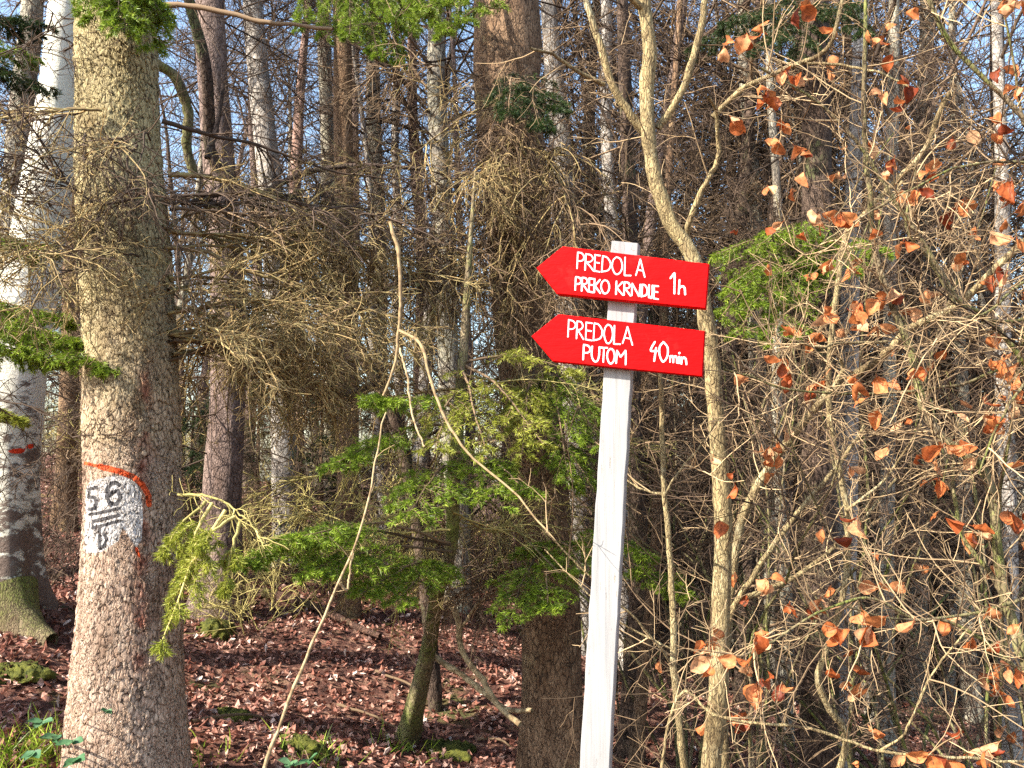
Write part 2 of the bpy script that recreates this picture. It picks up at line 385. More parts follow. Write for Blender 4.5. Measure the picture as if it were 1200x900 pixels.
def steel_mat():
    m, nt, b = new_mat('screw_steel'); b.inputs['Base Color'].default_value = (.30, .29, .28, 1); b.inputs['Metallic'].default_value = .8; b.inputs['Roughness'].default_value = .5
    return m
M['steel'] = steel_mat()

# ------------------------------------------------------------------ setting: ground
def ground():
    f = lambda n, a, b: a * np.sinh(np.linspace(-b, b, n)) / np.sinh(b)
    xs = f(260, 700, 6.0); ys = 4 + f(280, 900, 6.2)
    X, Y = np.meshgrid(xs, ys); Z = gz(X, Y)
    n, m = X.shape
    i = (np.arange(n - 1)[:, None] * m + np.arange(m - 1)[None]).ravel()
    MB().add(np.stack([X, Y, Z], -1), np.stack([i, i + 1, i + m + 1, i + m], -1)).build('ground', M['soil'])
    tag(bpy.data.objects['ground'], kind='structure')
ground()

# ------------------------------------------------------------------ leaves
def leaf_grid(nu, nv, prof):
    v = np.linspace(0, 1, nv); u = np.linspace(-1, 1, nu); wv = np.interp(v, np.linspace(0, 1, len(prof)), prof)
    U, V = np.meshgrid(u, v); W = U * wv[:, None]
    i = (np.arange(nv - 1)[:, None] * nu + np.arange(nu - 1)[None]).ravel()
    return W.ravel(), V.ravel(), U.ravel(), np.stack([i, i + 1, i + nu + 1, i + nu], -1)
def leaves(mb, pos, axis, nrm, L, wid, fold, curl, crumple=.0, nu=3, nv=5, prof=(.06, .8, 1, .72, .05), T=None):
    pos = np.asarray(pos); m = len(pos); a = norm(axis); s = norm(np.cross(nrm, a)); n = np.cross(a, s)
    W, V, U, F = leaf_grid(nu, nv, prof); k = len(W)
    L = np.broadcast_to(L, (m,))[:, None]; wid = np.broadcast_to(wid, (m,))[:, None]; fold = np.broadcast_to(fold, (m,))[:, None]; curl = np.broadcast_to(curl, (m,))[:, None]
    ang = curl * V[None]; al = np.where(np.abs(curl) < 1e-3, V[None], np.sin(ang) / (curl + 1e-9)); up = np.where(np.abs(curl) < 1e-3, 0, (1 - np.cos(ang)) / (curl + 1e-9))
    h = up * L + fold * (U[None] ** 2) * wid * .5 * np.sin(np.pi * np.clip(V[None], .05, .95)) + rng.normal(0, 1, (m, k)) * crumple * L
    P = pos[:, None] + a[:, None] * (al * L)[..., None] + s[:, None] * ((W[None] + rng.normal(0, .06, (m, k))) * wid * .5)[..., None] + n[:, None] * h[..., None]
    FF = (np.arange(m)[:, None, None] * k + F[None]).reshape(-1, 4)
    mb.add(P, FF, np.repeat(rng.random(m) if T is None else T, k))

def litter():
    N = 95000
    # thin out with distance so the carpet is even in the picture
    y = 2.3 + (16.5 - 2.3) * rng.random(N) ** 1.15; x = (rng.random(N) * 2 - 1) * (.75 * y + .6)
    z = gz(x, y) + rng.random(N) * .022 + .004
    a = rng.normal(0, 1, (N, 3)); a[:, 2] *= .28
    nr = rng.normal(0, .33, (N, 3)); nr[:, 2] += 1
    mb = MB(); t = np.clip(rng.beta(1.6, 2.2, N) + rng.normal(0, .08, N), 0, 1)
    leaves(mb, np.stack([x, y, z], -1), a, nr, rng.uniform(.03, .068, N), rng.uniform(.02, .042, N), rng.normal(.2, .6, N), rng.normal(0, 1.1, N), .03, 3, 3, (.15, 1, .1), t)
    tag(mb.build('leaf_litter', M['litter'], smooth=False), kind='stuff')
litter()

# ------------------------------------------------------------------ trunks
def trunk_path(pts, Y, top, up_taper=.25):
    """pts: (px, py, width_px) from top to bottom at distance Y -> world centres + radii from below the ground to height top"""
    Yl = np.broadcast_to(Y, (len(pts),)); p = np.array([np.r_[at(a, b, y_), 0] for (a, b, c), y_ in zip(pts, Yl)]); dep = np.array([proj(q[:3])[2] for q in p])
    p[:, 3] = np.array([c for _, _, c in pts]) / 2 / FPX * dep
    p = p[np.argsort(p[:, 2])]
    out = [r_ for r_ in p]
    g = gz(p[0, 0], p[0, 1]) - .25
    if p[0, 2] > g:
        d = p[0] - p[1]; d = d / abs(d[2]) if abs(d[2]) > 1e-6 else np.array([0, 0, -1, 0]); d[3] = 0
        out.insert(0, p[0] + d * (p[0, 2] - g))
    if out[-1][2] < top:
        q = out[-1]; d = (p[-1] - p[max(-3, -len(p))]); d = d / max(d[2], .2); h = top - q[2]
        q1 = q + np.r_[d[:3] * h * .5, 0]; q1[3] = q[3] * (1 - (1 - up_taper) * .5)
        q2 = q + np.r_[d[:3] * h, 0]; q2[3] = q[3] * up_taper
        out += [q1, q2]
    return np.array(out)
def trunk_mb(path, k=24, step=.06, flare=.35, lobes=4, rough=.05, seed=0, flare_h=.28, axis_noise=.0):
    L = np.linalg.norm(np.diff(path[:, :3], axis=0), axis=1).sum()
    n = max(6, int(L / step)); S = spline(path, n)
    C = S[:, :3]; r = np.maximum(S[:, 3], .002)
    if axis_noise:
        rg2 = np.random.default_rng(seed + 9); z = C[:, 2]
        C = C + axis_noise * np.stack([np.sin(z * 2.1 + rg2.random() * 6), np.sin(z * 1.7 + rg2.random() * 6), 0 * z], -1)
    T = norm(np.gradient(C, axis=0)); X = norm(np.cross(np.array([0, 1.0, 0]), T)); Yv = np.cross(T, X)
    th = np.arange(k) * 2 * np.pi / k
    rg = np.random.default_rng(seed); ph = rg.random(8) * 6.3
    g = gz(C[0, 0], C[0, 1]); hgt = (C[:, 2] - g)[:, None]
    fl = flare * np.exp(-np.clip(hgt, 0, None) / flare_h) * (1 + .55 * np.sin(lobes * th[None] + ph[0]) + .3 * np.sin((lobes + 2) * th[None] + ph[1]))
    un = rough * (np.sin(2 * th[None] + 1.3 * C[:, 2:3] + ph[2]) + .7 * np.sin(3 * th[None] - 2.1 * C[:, 2:3] + ph[3]) + .5 * np.sin(5 * th[None] + 5 * C[:, 2:3] + ph[4]) + .4 * np.sin(2 * th[None] + 9 * C[:, 2:3] + ph[5]))
    rr = r[:, None] * (1 + fl + un)
    V = C[:, None] + X[:, None] * (np.cos(th)[None, :, None] * rr[..., None]) + Yv[:, None] * (np.sin(th)[None, :, None] * rr[..., None])
    i = np.arange(n - 1)[:, None] * k; j = np.arange(k)[None]; j2 = (j + 1) % k
    F = np.stack([i + j, i + j2, i + k + j2, i + k + j], -1).reshape(-1, 4)
    mb = MB(); mb.add(V, F); mb.add(V[-1], np.arange(k)[None]); return mb, V, S
def axis_at(S, z):
    return np.array([np.interp(z, S[:, 2], S[:, 0]), np.interp(z, S[:, 2], S[:, 1]), z]), float(np.interp(z, S[:, 2], S[:, 3]))

# ------------------------------------------------------------------ branches
def needles(mb, P, K, ln, wd, up=.25, fwd=.6, t0=.05):
    m = len(P); t = rng.uniform(t0, 1, (m, K)); p, tn = along(P, t)
    rd = rng.normal(0, 1, p.shape); perp = norm(rd - (rd * tn).sum(-1, keepdims=True) * tn)
    d = norm(tn * fwd + perp + np.array([0, 0, up])); s = norm(np.cross(d, rng.normal(0, 1, p.shape)))
    l = (ln * rng.uniform(.7, 1.2, (m, K)))[..., None]
    V = np.stack([p + s * wd / 2, p - s * wd / 2, p + d * l], 2).reshape(-1, 3)
    N = m * K; tt = np.clip(np.repeat(rng.random(m), K) * .6 + rng.random(N) * .25 + np.repeat(t.mean(1), K) * .15, 0, 1)
    tt = np.clip(tt * .8 + .25 * (t.ravel() - .5), 0, 1)
    mb.add(V, np.arange(N * 3).reshape(-1, 3), np.repeat(tt, 3))
def bough(parent, start, direction, L, mat='needle', droop=-.05, hang=-.06, lat=.42, dens=1.0, twig='brown_twig', name='bough', nK=(36, 24), nlen=.024, nw=.0043, r0=.008, gap=.033, bare=.12, tip=None, bow=.08):
    if tip is not None:
        start, tip = np.asarray(start), np.asarray(tip); L = np.linalg.norm(tip - start); A = spline(np.array([start, start * .55 + tip * .45 + [0, 0, bow * L], tip]), 12)[None]; A = A + np.cumsum(rng.normal(0, .004, A.shape), axis=1)
    else: A = grow([start], [direction], L, 12, .05, droop)
    nl = max(6, int(L / gap * dens)); t = np.sort(rng.uniform(bare, 1, nl))[None]
    p, tn = along(A, t); p = p[0]; tn = tn[0]
    side = norm(np.cross(tn, np.array([0, 0, 1.0]))) * np.where(np.arange(nl) % 2, 1, -1)[:, None]
    a = np.radians(rng.normal(58, 9, nl))[:, None]
    d = tn * np.cos(a) + side * np.sin(a) + np.c_[np.zeros((nl, 2)), rng.normal(-.02, .18, nl)]
    ll = L * lat * (1.02 - t[0] ** 1.2) * rng.uniform(.5, 1.1, nl) + .05
    if tip is not None: ll = np.minimum(ll, .24 * rng.uniform(.5, 1.1, nl)) 
    B = grow(p, d, ll, 7, .07, hang)
    per = 7; ts = rng.uniform(.1, .95, (nl, per)); pp, tt = along(B, ts)
    sd = norm(np.cross(tt, np.array([0, 0, 1.0]))) * np.where(rng.random((nl, per)) < .5, 1, -1)[..., None]
    aa = np.radians(rng.normal(50, 10, (nl, per)))[..., None]
    dd = tt * np.cos(aa) + sd * np.sin(aa) + rng.normal(0, .12, tt.shape)
    C = grow(pp.reshape(-1, 3), dd.reshape(-1, 3), (ll[:, None] * .42 * (1.05 - ts) * rng.uniform(.6, 1.2, (nl, per)) + .025).ravel(), 5, .08, hang * 1.2)
    mb = MB().tubes(A, taper(1, 12, r0, .002), 6).tubes(B, taper(len(B), 7, .0022, .0012), 3).tubes(C, taper(len(C), 5, .0013, .0008), 3)
    o = mb.build(name, M[twig], parent)
    nb = MB()
    needles(nb, A[:, 5:], 90, nlen, nw, .12, 1.0); needles(nb, B, nK[0], nlen, nw, .12, 1.0); needles(nb, C, nK[1], nlen, nw, .12, 1.0)
    nb.build('needles', M[mat], o, smooth=False)
    return o
def bough_to(parent, a, b, mat='needle', **kw):
    return bough(parent, at(*a), None, 0, mat, tip=at(*b), **kw)
def dead_branch(parent, pts, r0, r1=.002, n1=14, L1=.35, n2=8, L2=.16, n3=3, L3=.08, droop=-.045, wig=.12, mat='dead_twig', name='dead_branch', k=7, t0=.08, thick=1.45):
    A = spline(pts, 26)[None]; A = A + np.cumsum(rng.normal(0, .0035, A.shape), axis=1)
    mb = MB().tubes(A, taper(1, 26, r0, r1, .8), k, T=.25)
    B = spawn(A, n1, t0, 1, 46, L1 * 1.45, 11, wig * .8, droop, .45, up=-.1); mb.tubes(B, taper(len(B), 11, .0030 * thick, .0011 * thick), 4)
    if n2:
        C = spawn(B, n2 + 1, .1, 1, 46, L2 * 1.25, 7, wig * 1.3, droop * 1.3, .5); mb.tubes(C, taper(len(C), 7, .0017 * thick, .001 * thick), 3)
        if n3:
            D = spawn(C, n3, .1, 1, 50, L3, 5, wig * 1.5, droop * 1.4, .4); mb.tubes(D, taper(len(D), 5, .0013 * thick, .0008 * thick), 3)
    return mb.build(name, M[mat], parent)
def path(pl, Y0, Y1=None):
    Y1 = Y0 if Y1 is None else Y1; n = len(pl)
    return np.array([at(a, b, Y0 + (Y1 - Y0) * i / (n - 1)) for i, (a, b) in enumerate(pl)])

def seg_dist(px, py, poly):
    q = np.stack([px, py], -1); best = np.full(px.shape, 1e9)
    poly = np.asarray(poly, float)
    for a, b in zip(poly[:-1], poly[1:]):
        ab = b - a; t = np.clip(((q - a) @ ab) / (ab @ ab + 1e-9), 0, 1)
        best = np.minimum(best, np.linalg.norm(q - a - t[..., None] * ab, axis=-1))
    return best
def in_poly(px, py, poly):
    c = np.zeros(px.shape, bool); p = np.asarray(poly, float); j = len(p) - 1
    for i in range(len(p)):
        cond = ((p[i, 1] > py) != (p[j, 1] > py)) & (px < (p[j, 0] - p[i, 0]) * (py - p[i, 1]) / (p[j, 1] - p[i, 1] + 1e-12) + p[i, 0])
        c ^= cond; j = i
    return c
def dens(d, w): return np.clip(.5 + (w - d) / 3.0, 0, 1)       # .5 on the stroke's edge

# ------------------------------------------------------------------ 1. the marked spruce
Ym = 3.8
pm = trunk_path([(135, 0, 97), (138, 100, 99), (141, 200, 105), (147, 300, 110), (152, 400, 112), (155, 500, 116), (156, 600, 116), (154, 700, 124), (150, 800, 136), (150, 900, 150)], Ym, 9.0); pm[:, 3] *= .90
base = np.array([pm[0, 0], pm[0, 1], gz(pm[0, 0], pm[0, 1])])
t_marked = empty('spruce_tree', base, 'thick spruce with a white painted number 56 and an orange arc on its trunk', 'tree')
lo = pm.copy(); cut = at(135, -40, Ym)[2]
mbm, Vm, Sm = trunk_mb(pm, 380, .0045, .05, 3, .016, 3, .25)
vx = np.concatenate(mbm.V); px, py, pz = proj(vx)
fr = ((vx - np.c_[np.interp(vx[:, 2], Sm[:, 2], Sm[:, 0]), np.interp(vx[:, 2], Sm[:, 2], Sm[:, 1]), vx[:, 2]]) @ np.array([0, 1, 0])) < .03
Z = lambda l: [(60 + a / 5.622, 520 + b / 5.622) for a, b in l]
black = np.zeros(len(vx))
for st, wd in (([(305, 288), (252, 300), (250, 352), (285, 352), (300, 385), (288, 428), (252, 432)], 2.1),
               ([(450, 272), (425, 256), (395, 262), (370, 300), (365, 350), (385, 392), (430, 398), (460, 352), (440, 312), (405, 318), (380, 345)], 2.5),
               ([(258, 466), (345, 450), (445, 426)], 2.0), ([(275, 512), (360, 492), (448, 472)], 2.2), ([(275, 556), (360, 532), (452, 508)], 2.0),
               ([(264, 470), (272, 558)], 1.0), ([(318, 562), (322, 690)], 2.1), ([(345, 592), (366, 630), (350, 672), (325, 682)], 2.0)):
    black = np.maximum(black, dens(seg_dist(px, py, Z(st)), wd))
wp = Z([(225, 300), (262, 240), (400, 205), (480, 212), (560, 250), (600, 330), (610, 480), (600, 640), (560, 690), (470, 560), (450, 640), (330, 720), (225, 730), (215, 560)])
wd_ = seg_dist(px, py, wp + [wp[0]]); white = np.where(in_poly(px, py, wp), np.clip(.5 + wd_ / 5, 0, .85), np.clip(.5 - wd_ / 5, 0, 1))
strong = Z([(235, 290), (270, 245), (470, 215), (470, 420), (440, 640), (330, 700), (235, 710)]); white = np.where(in_poly(px, py, strong), np.maximum(white, .82), white * .74)
org = np.maximum(dens(seg_dist(px, py, Z([(320, 150), (450, 182), (540, 218), (602, 272), (640, 340), (645, 400)])), 3.4), .8 * dens(seg_dist(px, py, Z([(225, 128), (330, 152)])), 2.2))
org = np.maximum(org, .62 * dens(seg_dist(px, py, Z([(560, 690), (580, 740)])), 2.6))
zero = lambda a: np.where(fr, a, 0)
rust = np.exp(-((px - (168 - .02 * (py - 550))) / 9) ** 2) * smooth(380, 470, py) * (1 - smooth(760, 830, py))
rust = np.maximum(rust, .7 * np.exp(-((px - 165) / 16) ** 2 - ((py - 505) / 30) ** 2))
mbm.build('trunk', M['spruce_marked'], t_marked, attrs={'paint_black': zero(black), 'paint_white': zero(white), 'paint_orange': zero(org), 'rust': zero(rust)})
# dead branches of the marked spruce
for pl, y0, y1, r0, kw in (
    ([(195, 205), (260, 213), (330, 240), (420, 285), (520, 335)], 3.8, 4.3, .014, dict(n1=20, L1=.42, n2=8)),
    ([(197, 290), (250, 298), (320, 325), (400, 345), (480, 385)], 3.8, 4.1, .012, dict(n1=20, L1=.42, n2=8)),
    ([(190, 143), (240, 158), (300, 170), (400, 205), (500, 212)], 3.75, 4.2, .012, dict(n1=12, L1=.4, n2=6, mat='dark_twig')),
    ([(120, 128), (66, 130), (0, 138), (-80, 150)], 3.6, 3.4, .008, dict(n1=12, L1=.35, n2=6)),
    ([(175, 215), (150, 230), (110, 236), (75, 212), (30, 180), (-10, 175)], 3.55, 3.3, .008, dict(n1=14, L1=.35, n2=7, mat='dark_twig')),
    ([(130, 290), (90, 280), (40, 290), (-20, 320)], 3.58, 3.2, .007, dict(n1=16, L1=.36, n2=8)),
    ([(190, 320), (205, 340), (225, 370), (250, 390), (290, 400)], 3.75, 3.5, .006, dict(n1=14, L1=.3, n2=9)),
    ([(200, 360), (250, 370), (310, 420), (360, 470)], 3.85, 4.2, .010, dict(n1=20, L1=.38, n2=9)),
    ([(160, 170), (150, 195), (170, 230), (190, 270), (215, 300)], 3.5, 3.4, .006, dict(n1=8, L1=.25, n2=4, mat='dark_twig')),
    ([(110, 245), (95, 300), (70, 330)], 3.55, 3.3, .005, dict(n1=10, L1=.3, n2=6)),
    ([(196, 270), (230, 250), (330, 235), (420, 250)], 3.8, 4.4, .008, dict(n1=16, L1=.35, n2=8)),
    ([(200, 330), (270, 315), (340, 290), (440, 300)], 3.8, 4.4, .008, dict(n1=18, L1=.38, n2=9)),
    ([(205, 400), (260, 400), (330, 385), (400, 400)], 3.8, 3.9, .009, dict(n1=18, L1=.38, n2=9))):
    dead_branch(t_marked, path(pl, y0, y1), r0, **kw)
rb = np.random.default_rng(5)
for i in range(24):
    a, b = rb.uniform(190, 203), rb.uniform(225, 430); e = rb.uniform(120, 330); y1 = rb.uniform(3.9, 5.3)
    dead_branch(t_marked, path([(a, b), (a + e * .35, b + rb.uniform(-15, 15)), (a + e * .7, b + rb.uniform(0, 35)), (a + e, b + rb.uniform(15, 80))], 3.75, y1), .008, n1=15, L1=.42, n2=6, n3=2, mat=['dead_twig', 'dead_twig', 'brown_twig', 'dead_twig', 'dark_twig'][i % 5])
for e in ((175, 52, 3.4), (112, 28, 3.35), (155, 40, 3.3), (188, 22, 3.45), (135, 15, 3.3)): bough_to(t_marked, (142, -50, 3.62), e, bare=.25)
dead_branch(t_marked, path([(205, 580, 3.68), (240, 588, 3.5), (272, 606, 3.4)][0:0] or [(208, 580), (240, 586), (275, 604), (300, 640)], 3.7, 3.35), .007, n1=4, L1=.12, n2=3, mat='lichen_twig')
for a, e in (((262, 598, 3.46), (185, 752, 3.28)), ((250, 590, 3.5), (212, 700, 3.35)), ((240, 587, 3.55), (196, 650, 3.42)), ((275, 606, 3.42), (225, 640, 3.3)), ((282, 612, 3.4), (262, 690, 3.35))):
    bough_to(t_marked, a, e, 'needle_yellow', lat=.3, hang=-.16, twig='lichen_twig', bare=.2, dens=.75, nK=(40, 26))
for i in range(9):
    a, b = rb.uniform(95, 185), rb.uniform(120, 310); e = rb.uniform(-190, 90); d_ = rb.uniform(-10, 60)
    dead_branch(t_marked, path([(a, b), (a + e * .35, b + rb.uniform(-10, 20)), (a + e * .7, b + d_ * .7), (a + e, b + d_)], 3.6, rb.uniform(2.9, 3.4)), .005, n1=7, L1=.34, n2=4, n3=2, mat=['dark_twig', 'dark_twig', 'dead_twig'][i % 3], thick=1.1)

# ------------------------------------------------------------------ 2. the leaning birch
pb = trunk_path([(76, 0, 34), (68, 100, 40), (56, 200, 52), (42, 300, 58), (24, 400, 62), (14, 500, 62), (10, 600, 60), (2, 700, 66), (-2, 745, 76)], 5.4, 9.5)
base = np.array([pb[0, 0], pb[0, 1], gz(pb[0, 0], pb[0, 1])])
t_birch = empty('birch_tree', base, 'white barked leaning birch with a red paint dash low on its trunk', 'tree')
mbb, Vb, Sb = trunk_mb(pb, 72, .03, .5, 3, .03, 5, .3)
vx = np.concatenate(mbb.V); px, py, pz = proj(vx)
dash = np.where(vx[:, 1] < np.interp(vx[:, 2], Sb[:, 2], Sb[:, 1]) + .03, dens(seg_dist(px, py, [(8, 531), (25, 528), (40, 521)]), 2.2), 0)
mbb.build('trunk', M['birch'], t_birch, attrs={'paint_orange': dash})
rt = path([(10, 690), (20, 725), (38, 742), (60, 752)], 5.25, 5.1); MB().tubes(rt, np.array([.16, .13, .09, .05]), 12, T=.5).build('root', M['mossy_bark'], t_birch)
for pl, y0, y1, r0 in (([(60, 150), (20, 130), (-40, 120)], 5.3, 5.0, .01), ([(75, 60), (120, 30), (160, 20)], 5.3, 5.2, .008), ([(40, 300), (0, 270), (-50, 260)], 5.2, 5.0, .008)):
    dead_branch(t_birch, path(pl, y0, y1), r0, n1=10, L1=.4, n2=6, n3=3, mat='dark_twig', name='branch')

# ------------------------------------------------------------------ 3. centre spruce
pc = trunk_path([(592, 0, 74), (594, 100, 76), (603, 200, 76), (611, 300, 76), (616, 400, 74), (626, 500, 70), (634, 600, 68), (644, 700, 68), (647, 800, 68), (650, 900, 76)], 5.0, 9.5)
base = np.array([pc[0, 0], pc[0, 1], gz(pc[0, 0], pc[0, 1])])
t_centre = empty('spruce_tree', base, 'brown barked spruce wrapped in tangled dead twigs, behind the left ends of the red signs', 'tree')
mbc, Vc, Sc = trunk_mb(pc, 90, .03, .14, 4, .03, 8)
mbc.build('trunk', M['spruce_brown'], t_centre)
for i, (pl, y0, y1, r0) in enumerate((
    ([(590, 110), (540, 140), (500, 170), (450, 200)], 4.8, 4.4, .009), ([(600, 180), (560, 215), (520, 260), (490, 300)], 4.8, 4.4, .009),
    ([(605, 190), (640, 215), (660, 260), (680, 320)], 4.8, 4.4, .008), ([(610, 230), (570, 260), (540, 310), (520, 350)], 4.75, 4.3, .008),
    ([(600, 240), (630, 265), (650, 300), (640, 360)], 4.7, 4.4, .007), ([(612, 280), (560, 290), (500, 320), (440, 330)], 4.8, 4.4, .010),
    ([(600, 150), (620, 190), (600, 250), (610, 300)], 4.7, 4.5, .007), ([(596, 90), (560, 90), (500, 80), (430, 90)], 4.9, 4.9, .010),
    ([(614, 330), (660, 320), (720, 330), (780, 300)], 5.0, 5.2, .010), ([(620, 430), (560, 450), (480, 460), (400, 470), (330, 480)], 5.0, 5.0, .014),
    ([(640, 690), (600, 680), (540, 690)], 4.8, 4.6, .006), ([(630, 520), (700, 540), (760, 520)], 5.0, 4.6, .008), ([(636, 600), (580, 610), (500, 630), (430, 650)], 4.9, 4.6, .009),
    ([(600, 130), (590, 165), (570, 210), (575, 280)], 4.65, 4.5, .006), ([(608, 210), (600, 250), (565, 300), (560, 360)], 4.65, 4.4, .006))):
    dead_branch(t_centre, path(pl, y0, y1), r0, n1=16, L1=.40, n2=7, n3=2, L2=.2, mat=['dead_twig', 'brown_twig', 'brown_twig'][i % 3])
for i in range(13):
    a, b = rb.uniform(585, 640), rb.uniform(60, 340); e = rb.uniform(-130, 90); y1 = rb.uniform(4.2, 4.7)
    dead_branch(t_centre, path([(a, b), (a + e * .4, b + rb.uniform(0, 25)), (a + e * .8, b + rb.uniform(20, 80)), (a + e, b + rb.uniform(50, 140))], 4.8, y1), .007, n1=13, L1=.36, n2=6, n3=2, droop=-.12, mat=['brown_twig', 'dead_twig', 'dark_twig'][i % 3])
for a, e, mt, kw in (((640, 640, 4.75), (598, 735, 3.95), 'needle', {}), ((640, 640, 4.75), (690, 672, 4.05), 'needle', {}), ((640, 650, 4.75), (640, 725, 4.0), 'needle', {}), ((655, 640, 4.8), (800, 700, 4.4), 'needle', dict(bare=.4)), ((655, 620, 4.8), (765, 655, 4.3), 'needle', dict(bare=.35)),
    ((640, 430, 4.75), (662, 560, 4.05), 'needle', dict(hang=-.16)), ((640, 430, 4.75), (700, 520, 4.1), 'needle', dict(hang=-.14)), ((630, 420, 4.7), (610, 530, 4.0), 'needle_yellow', dict(hang=-.12)), ((640, 520, 4.8), (690, 575, 4.2), 'needle', dict(hang=-.14)),
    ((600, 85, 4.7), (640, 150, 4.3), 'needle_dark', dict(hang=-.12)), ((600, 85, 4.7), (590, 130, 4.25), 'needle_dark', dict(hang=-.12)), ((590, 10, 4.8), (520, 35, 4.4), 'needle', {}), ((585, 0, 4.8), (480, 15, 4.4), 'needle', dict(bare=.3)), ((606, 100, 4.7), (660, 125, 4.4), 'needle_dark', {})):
    bough_to(t_centre, a, e, mt, **kw)

# ------------------------------------------------------------------ 4. young spruce on a crooked mossy stem
py_ = trunk_path([(548, 330, 8), (540, 450, 12), (532, 560, 15), (529, 640, 14), (512, 700, 15), (502, 760, 17), (486, 830, 21)], [4.15, 4.15, 4.2, 4.35, 4.6, 4.95, 5.3], 3.0, .3)
base = np.array([py_[0, 0], py_[0, 1], gz(py_[0, 0], py_[0, 1])])
t_young = empty('young_spruce', base, 'young spruce with bright green boughs on a crooked mossy stem, left of the signpost', 'tree')
mby, _, Sy = trunk_mb(py_, 20, .05, .4, 3, .06, 4, .15); mby.build('trunk', M['mossy_bark'], t_young)
for a, e, mt, kw in (((536, 500, 4.15), (384, 548, 3.65), 'needle', dict(bare=.35)), ((537, 480, 4.15), (440, 472, 3.6), 'needle', dict(bare=.4)), ((534, 540, 4.15), (480, 605, 3.45), 'needle', dict(bare=.3)), ((534, 535, 4.15), (592, 592, 3.6), 'needle', {}), ((534, 530, 4.15), (630, 585, 3.8), 'needle', dict(bare=.3)), 
    ((528, 640, 4.3), (283, 660, 3.55), 'needle', dict(bare=.5)), ((528, 640, 4.3), (335, 640, 3.5), 'needle', dict(bare=.5)), ((528, 645, 4.3), (350, 672, 3.5), 'needle', dict(bare=.5)), ((526, 660, 4.4), (425, 695, 3.7), 'needle', dict(bare=.3)), ((526, 660, 4.4), (470, 712, 3.7), 'needle', {}), 
    ((541, 425, 4.15), (685, 440, 3.9), 'needle_yellow', dict(bare=.25, dens=.8, nK=(20, 12))), ((541, 425, 4.15), (640, 520, 3.7), 'needle_yellow', dict(bare=.25, dens=.8, nK=(20, 12))), ((541, 430, 4.15), (565, 525, 3.6), 'needle_yellow', dict(dens=.8, nK=(20, 12))), ((538, 460, 4.15), (505, 535, 3.6), 'needle_yellow', dict(dens=.8, nK=(20, 12)))):
    bough_to(t_young, a, e, mt, **kw)
for pl in ([(540, 440), (600, 450), (680, 470), (740, 520)], [(538, 470), (500, 520), (440, 540), (330, 560)], [(535, 590), (480, 600), (380, 590), (280, 600)], [(530, 620), (450, 620), (360, 600), (300, 640)], [(520, 690), (470, 660), (380, 640)], [(530, 600), (590, 620), (660, 600)]):
    dead_branch(t_young, path(pl, 4.2, 4.9), .006, n1=15, L1=.4, n2=7, n3=2, mat='lichen_twig')

# ------------------------------------------------------------------ 5. the signpost
ANG = R(17); N = np.array([-math.sin(ANG), -math.cos(ANG), 0.0]); U = np.array([math.cos(ANG), -math.sin(ANG), 0.0])
P0 = at(700, 450, 2.9)                                  # a point of the front plane of the boards
def on_plane(px, py, off=0.0):
    d = ray(px, py); p0 = P0 + N * off
    return CAM + d * (((p0 - CAM) @ N) / (d @ N))
pb0 = on_plane(690, 1000, -.041)
t_sign = empty('trail_signpost', (pb0[0], pb0[1], gz(pb0[0], pb0[1])), 'white wooden trail post carrying two red arrow boards that point left', 'signpost')
def slab(outline, back, ch=.004, front_bevel=True):
    """outline: world points of the front face, counter-clockwise seen from the front; extruded along -N"""
    o = np.asarray(outline); c = o.mean(0); n = len(o); mb = MB()
    ins = np.array([p + (norm(norm(o[(i + 1) % n] - p) + norm(o[i - 1] - p))) * ch for i, p in enumerate(o)])
    rings = [ins, o - N * ch, o - N * (back - ch), ins - N * back]
    V = np.concatenate(rings); F = []
    for k in range(3):
        for i in range(n): F.append((k * n + i, k * n + (i + 1) % n, (k + 1) * n + (i + 1) % n, (k + 1) * n + i))
    mb.add(V, np.array(F)); mb.add(rings[0], np.arange(n)[None]); mb.add(rings[3], np.arange(n)[::-1][None]); return mb
# post: a plank 5 cm thick, its front against the boards' backs
BT = .038
pf = lambda a, b: on_plane(a, b, -BT - .001)
topL, topR = pf(717, 282), pf(748, 285); botL, botR = pf(679, 900), pf(714, 900)
dn = lambda t, b_: b_ + (b_ - t) * ((b_[2] - (gz(b_[0], b_[1]) - .3)) / (t[2] - b_[2]))
q = [topL, dn(topL, botL), dn(topR, botR), topR]
def dense_slab(c4, back, nseg=60, ch=.003):
    a, b_, c_, d_ = [np.asarray(v) for v in c4]; mb = MB(); t = np.linspace(0, 1, nseg)[:, None]
    lft = a * (1 - t) + b_ * t; rgt = d_ * (1 - t) + c_ * t; wv = norm(rgt - lft)
    jl = rng.normal(0, .0008, (nseg, 1)); jr = rng.normal(0, .0008, (nseg, 1)); lft = lft + wv * jl; rgt = rgt + wv * jr
    prof = [lft + wv * ch, rgt - wv * ch, rgt - N * ch, rgt - N * (back - ch), rgt - wv * ch - N * back, lft + wv * ch - N * back, lft - N * (back - ch), lft - N * ch]
    V = np.stack(prof, 1); k = 8; i = np.arange(nseg - 1)[:, None] * k; j = np.arange(k)[None]; j2 = (j + 1) % k
    mb.add(V, np.stack([i + j, i + k + j, i + k + j2, i + j2], -1).reshape(-1, 4)); mb.add(V[0], np.arange(k)[None]); mb.add(V[-1], np.arange(k)[::-1][None]); return mb
o_post = dense_slab(q, .05).build('post', M['white'], t_sign, smooth=False)
ZB = lambda l: [(610 + a / 4.5, 260 + b / 4.5) for a, b in l]
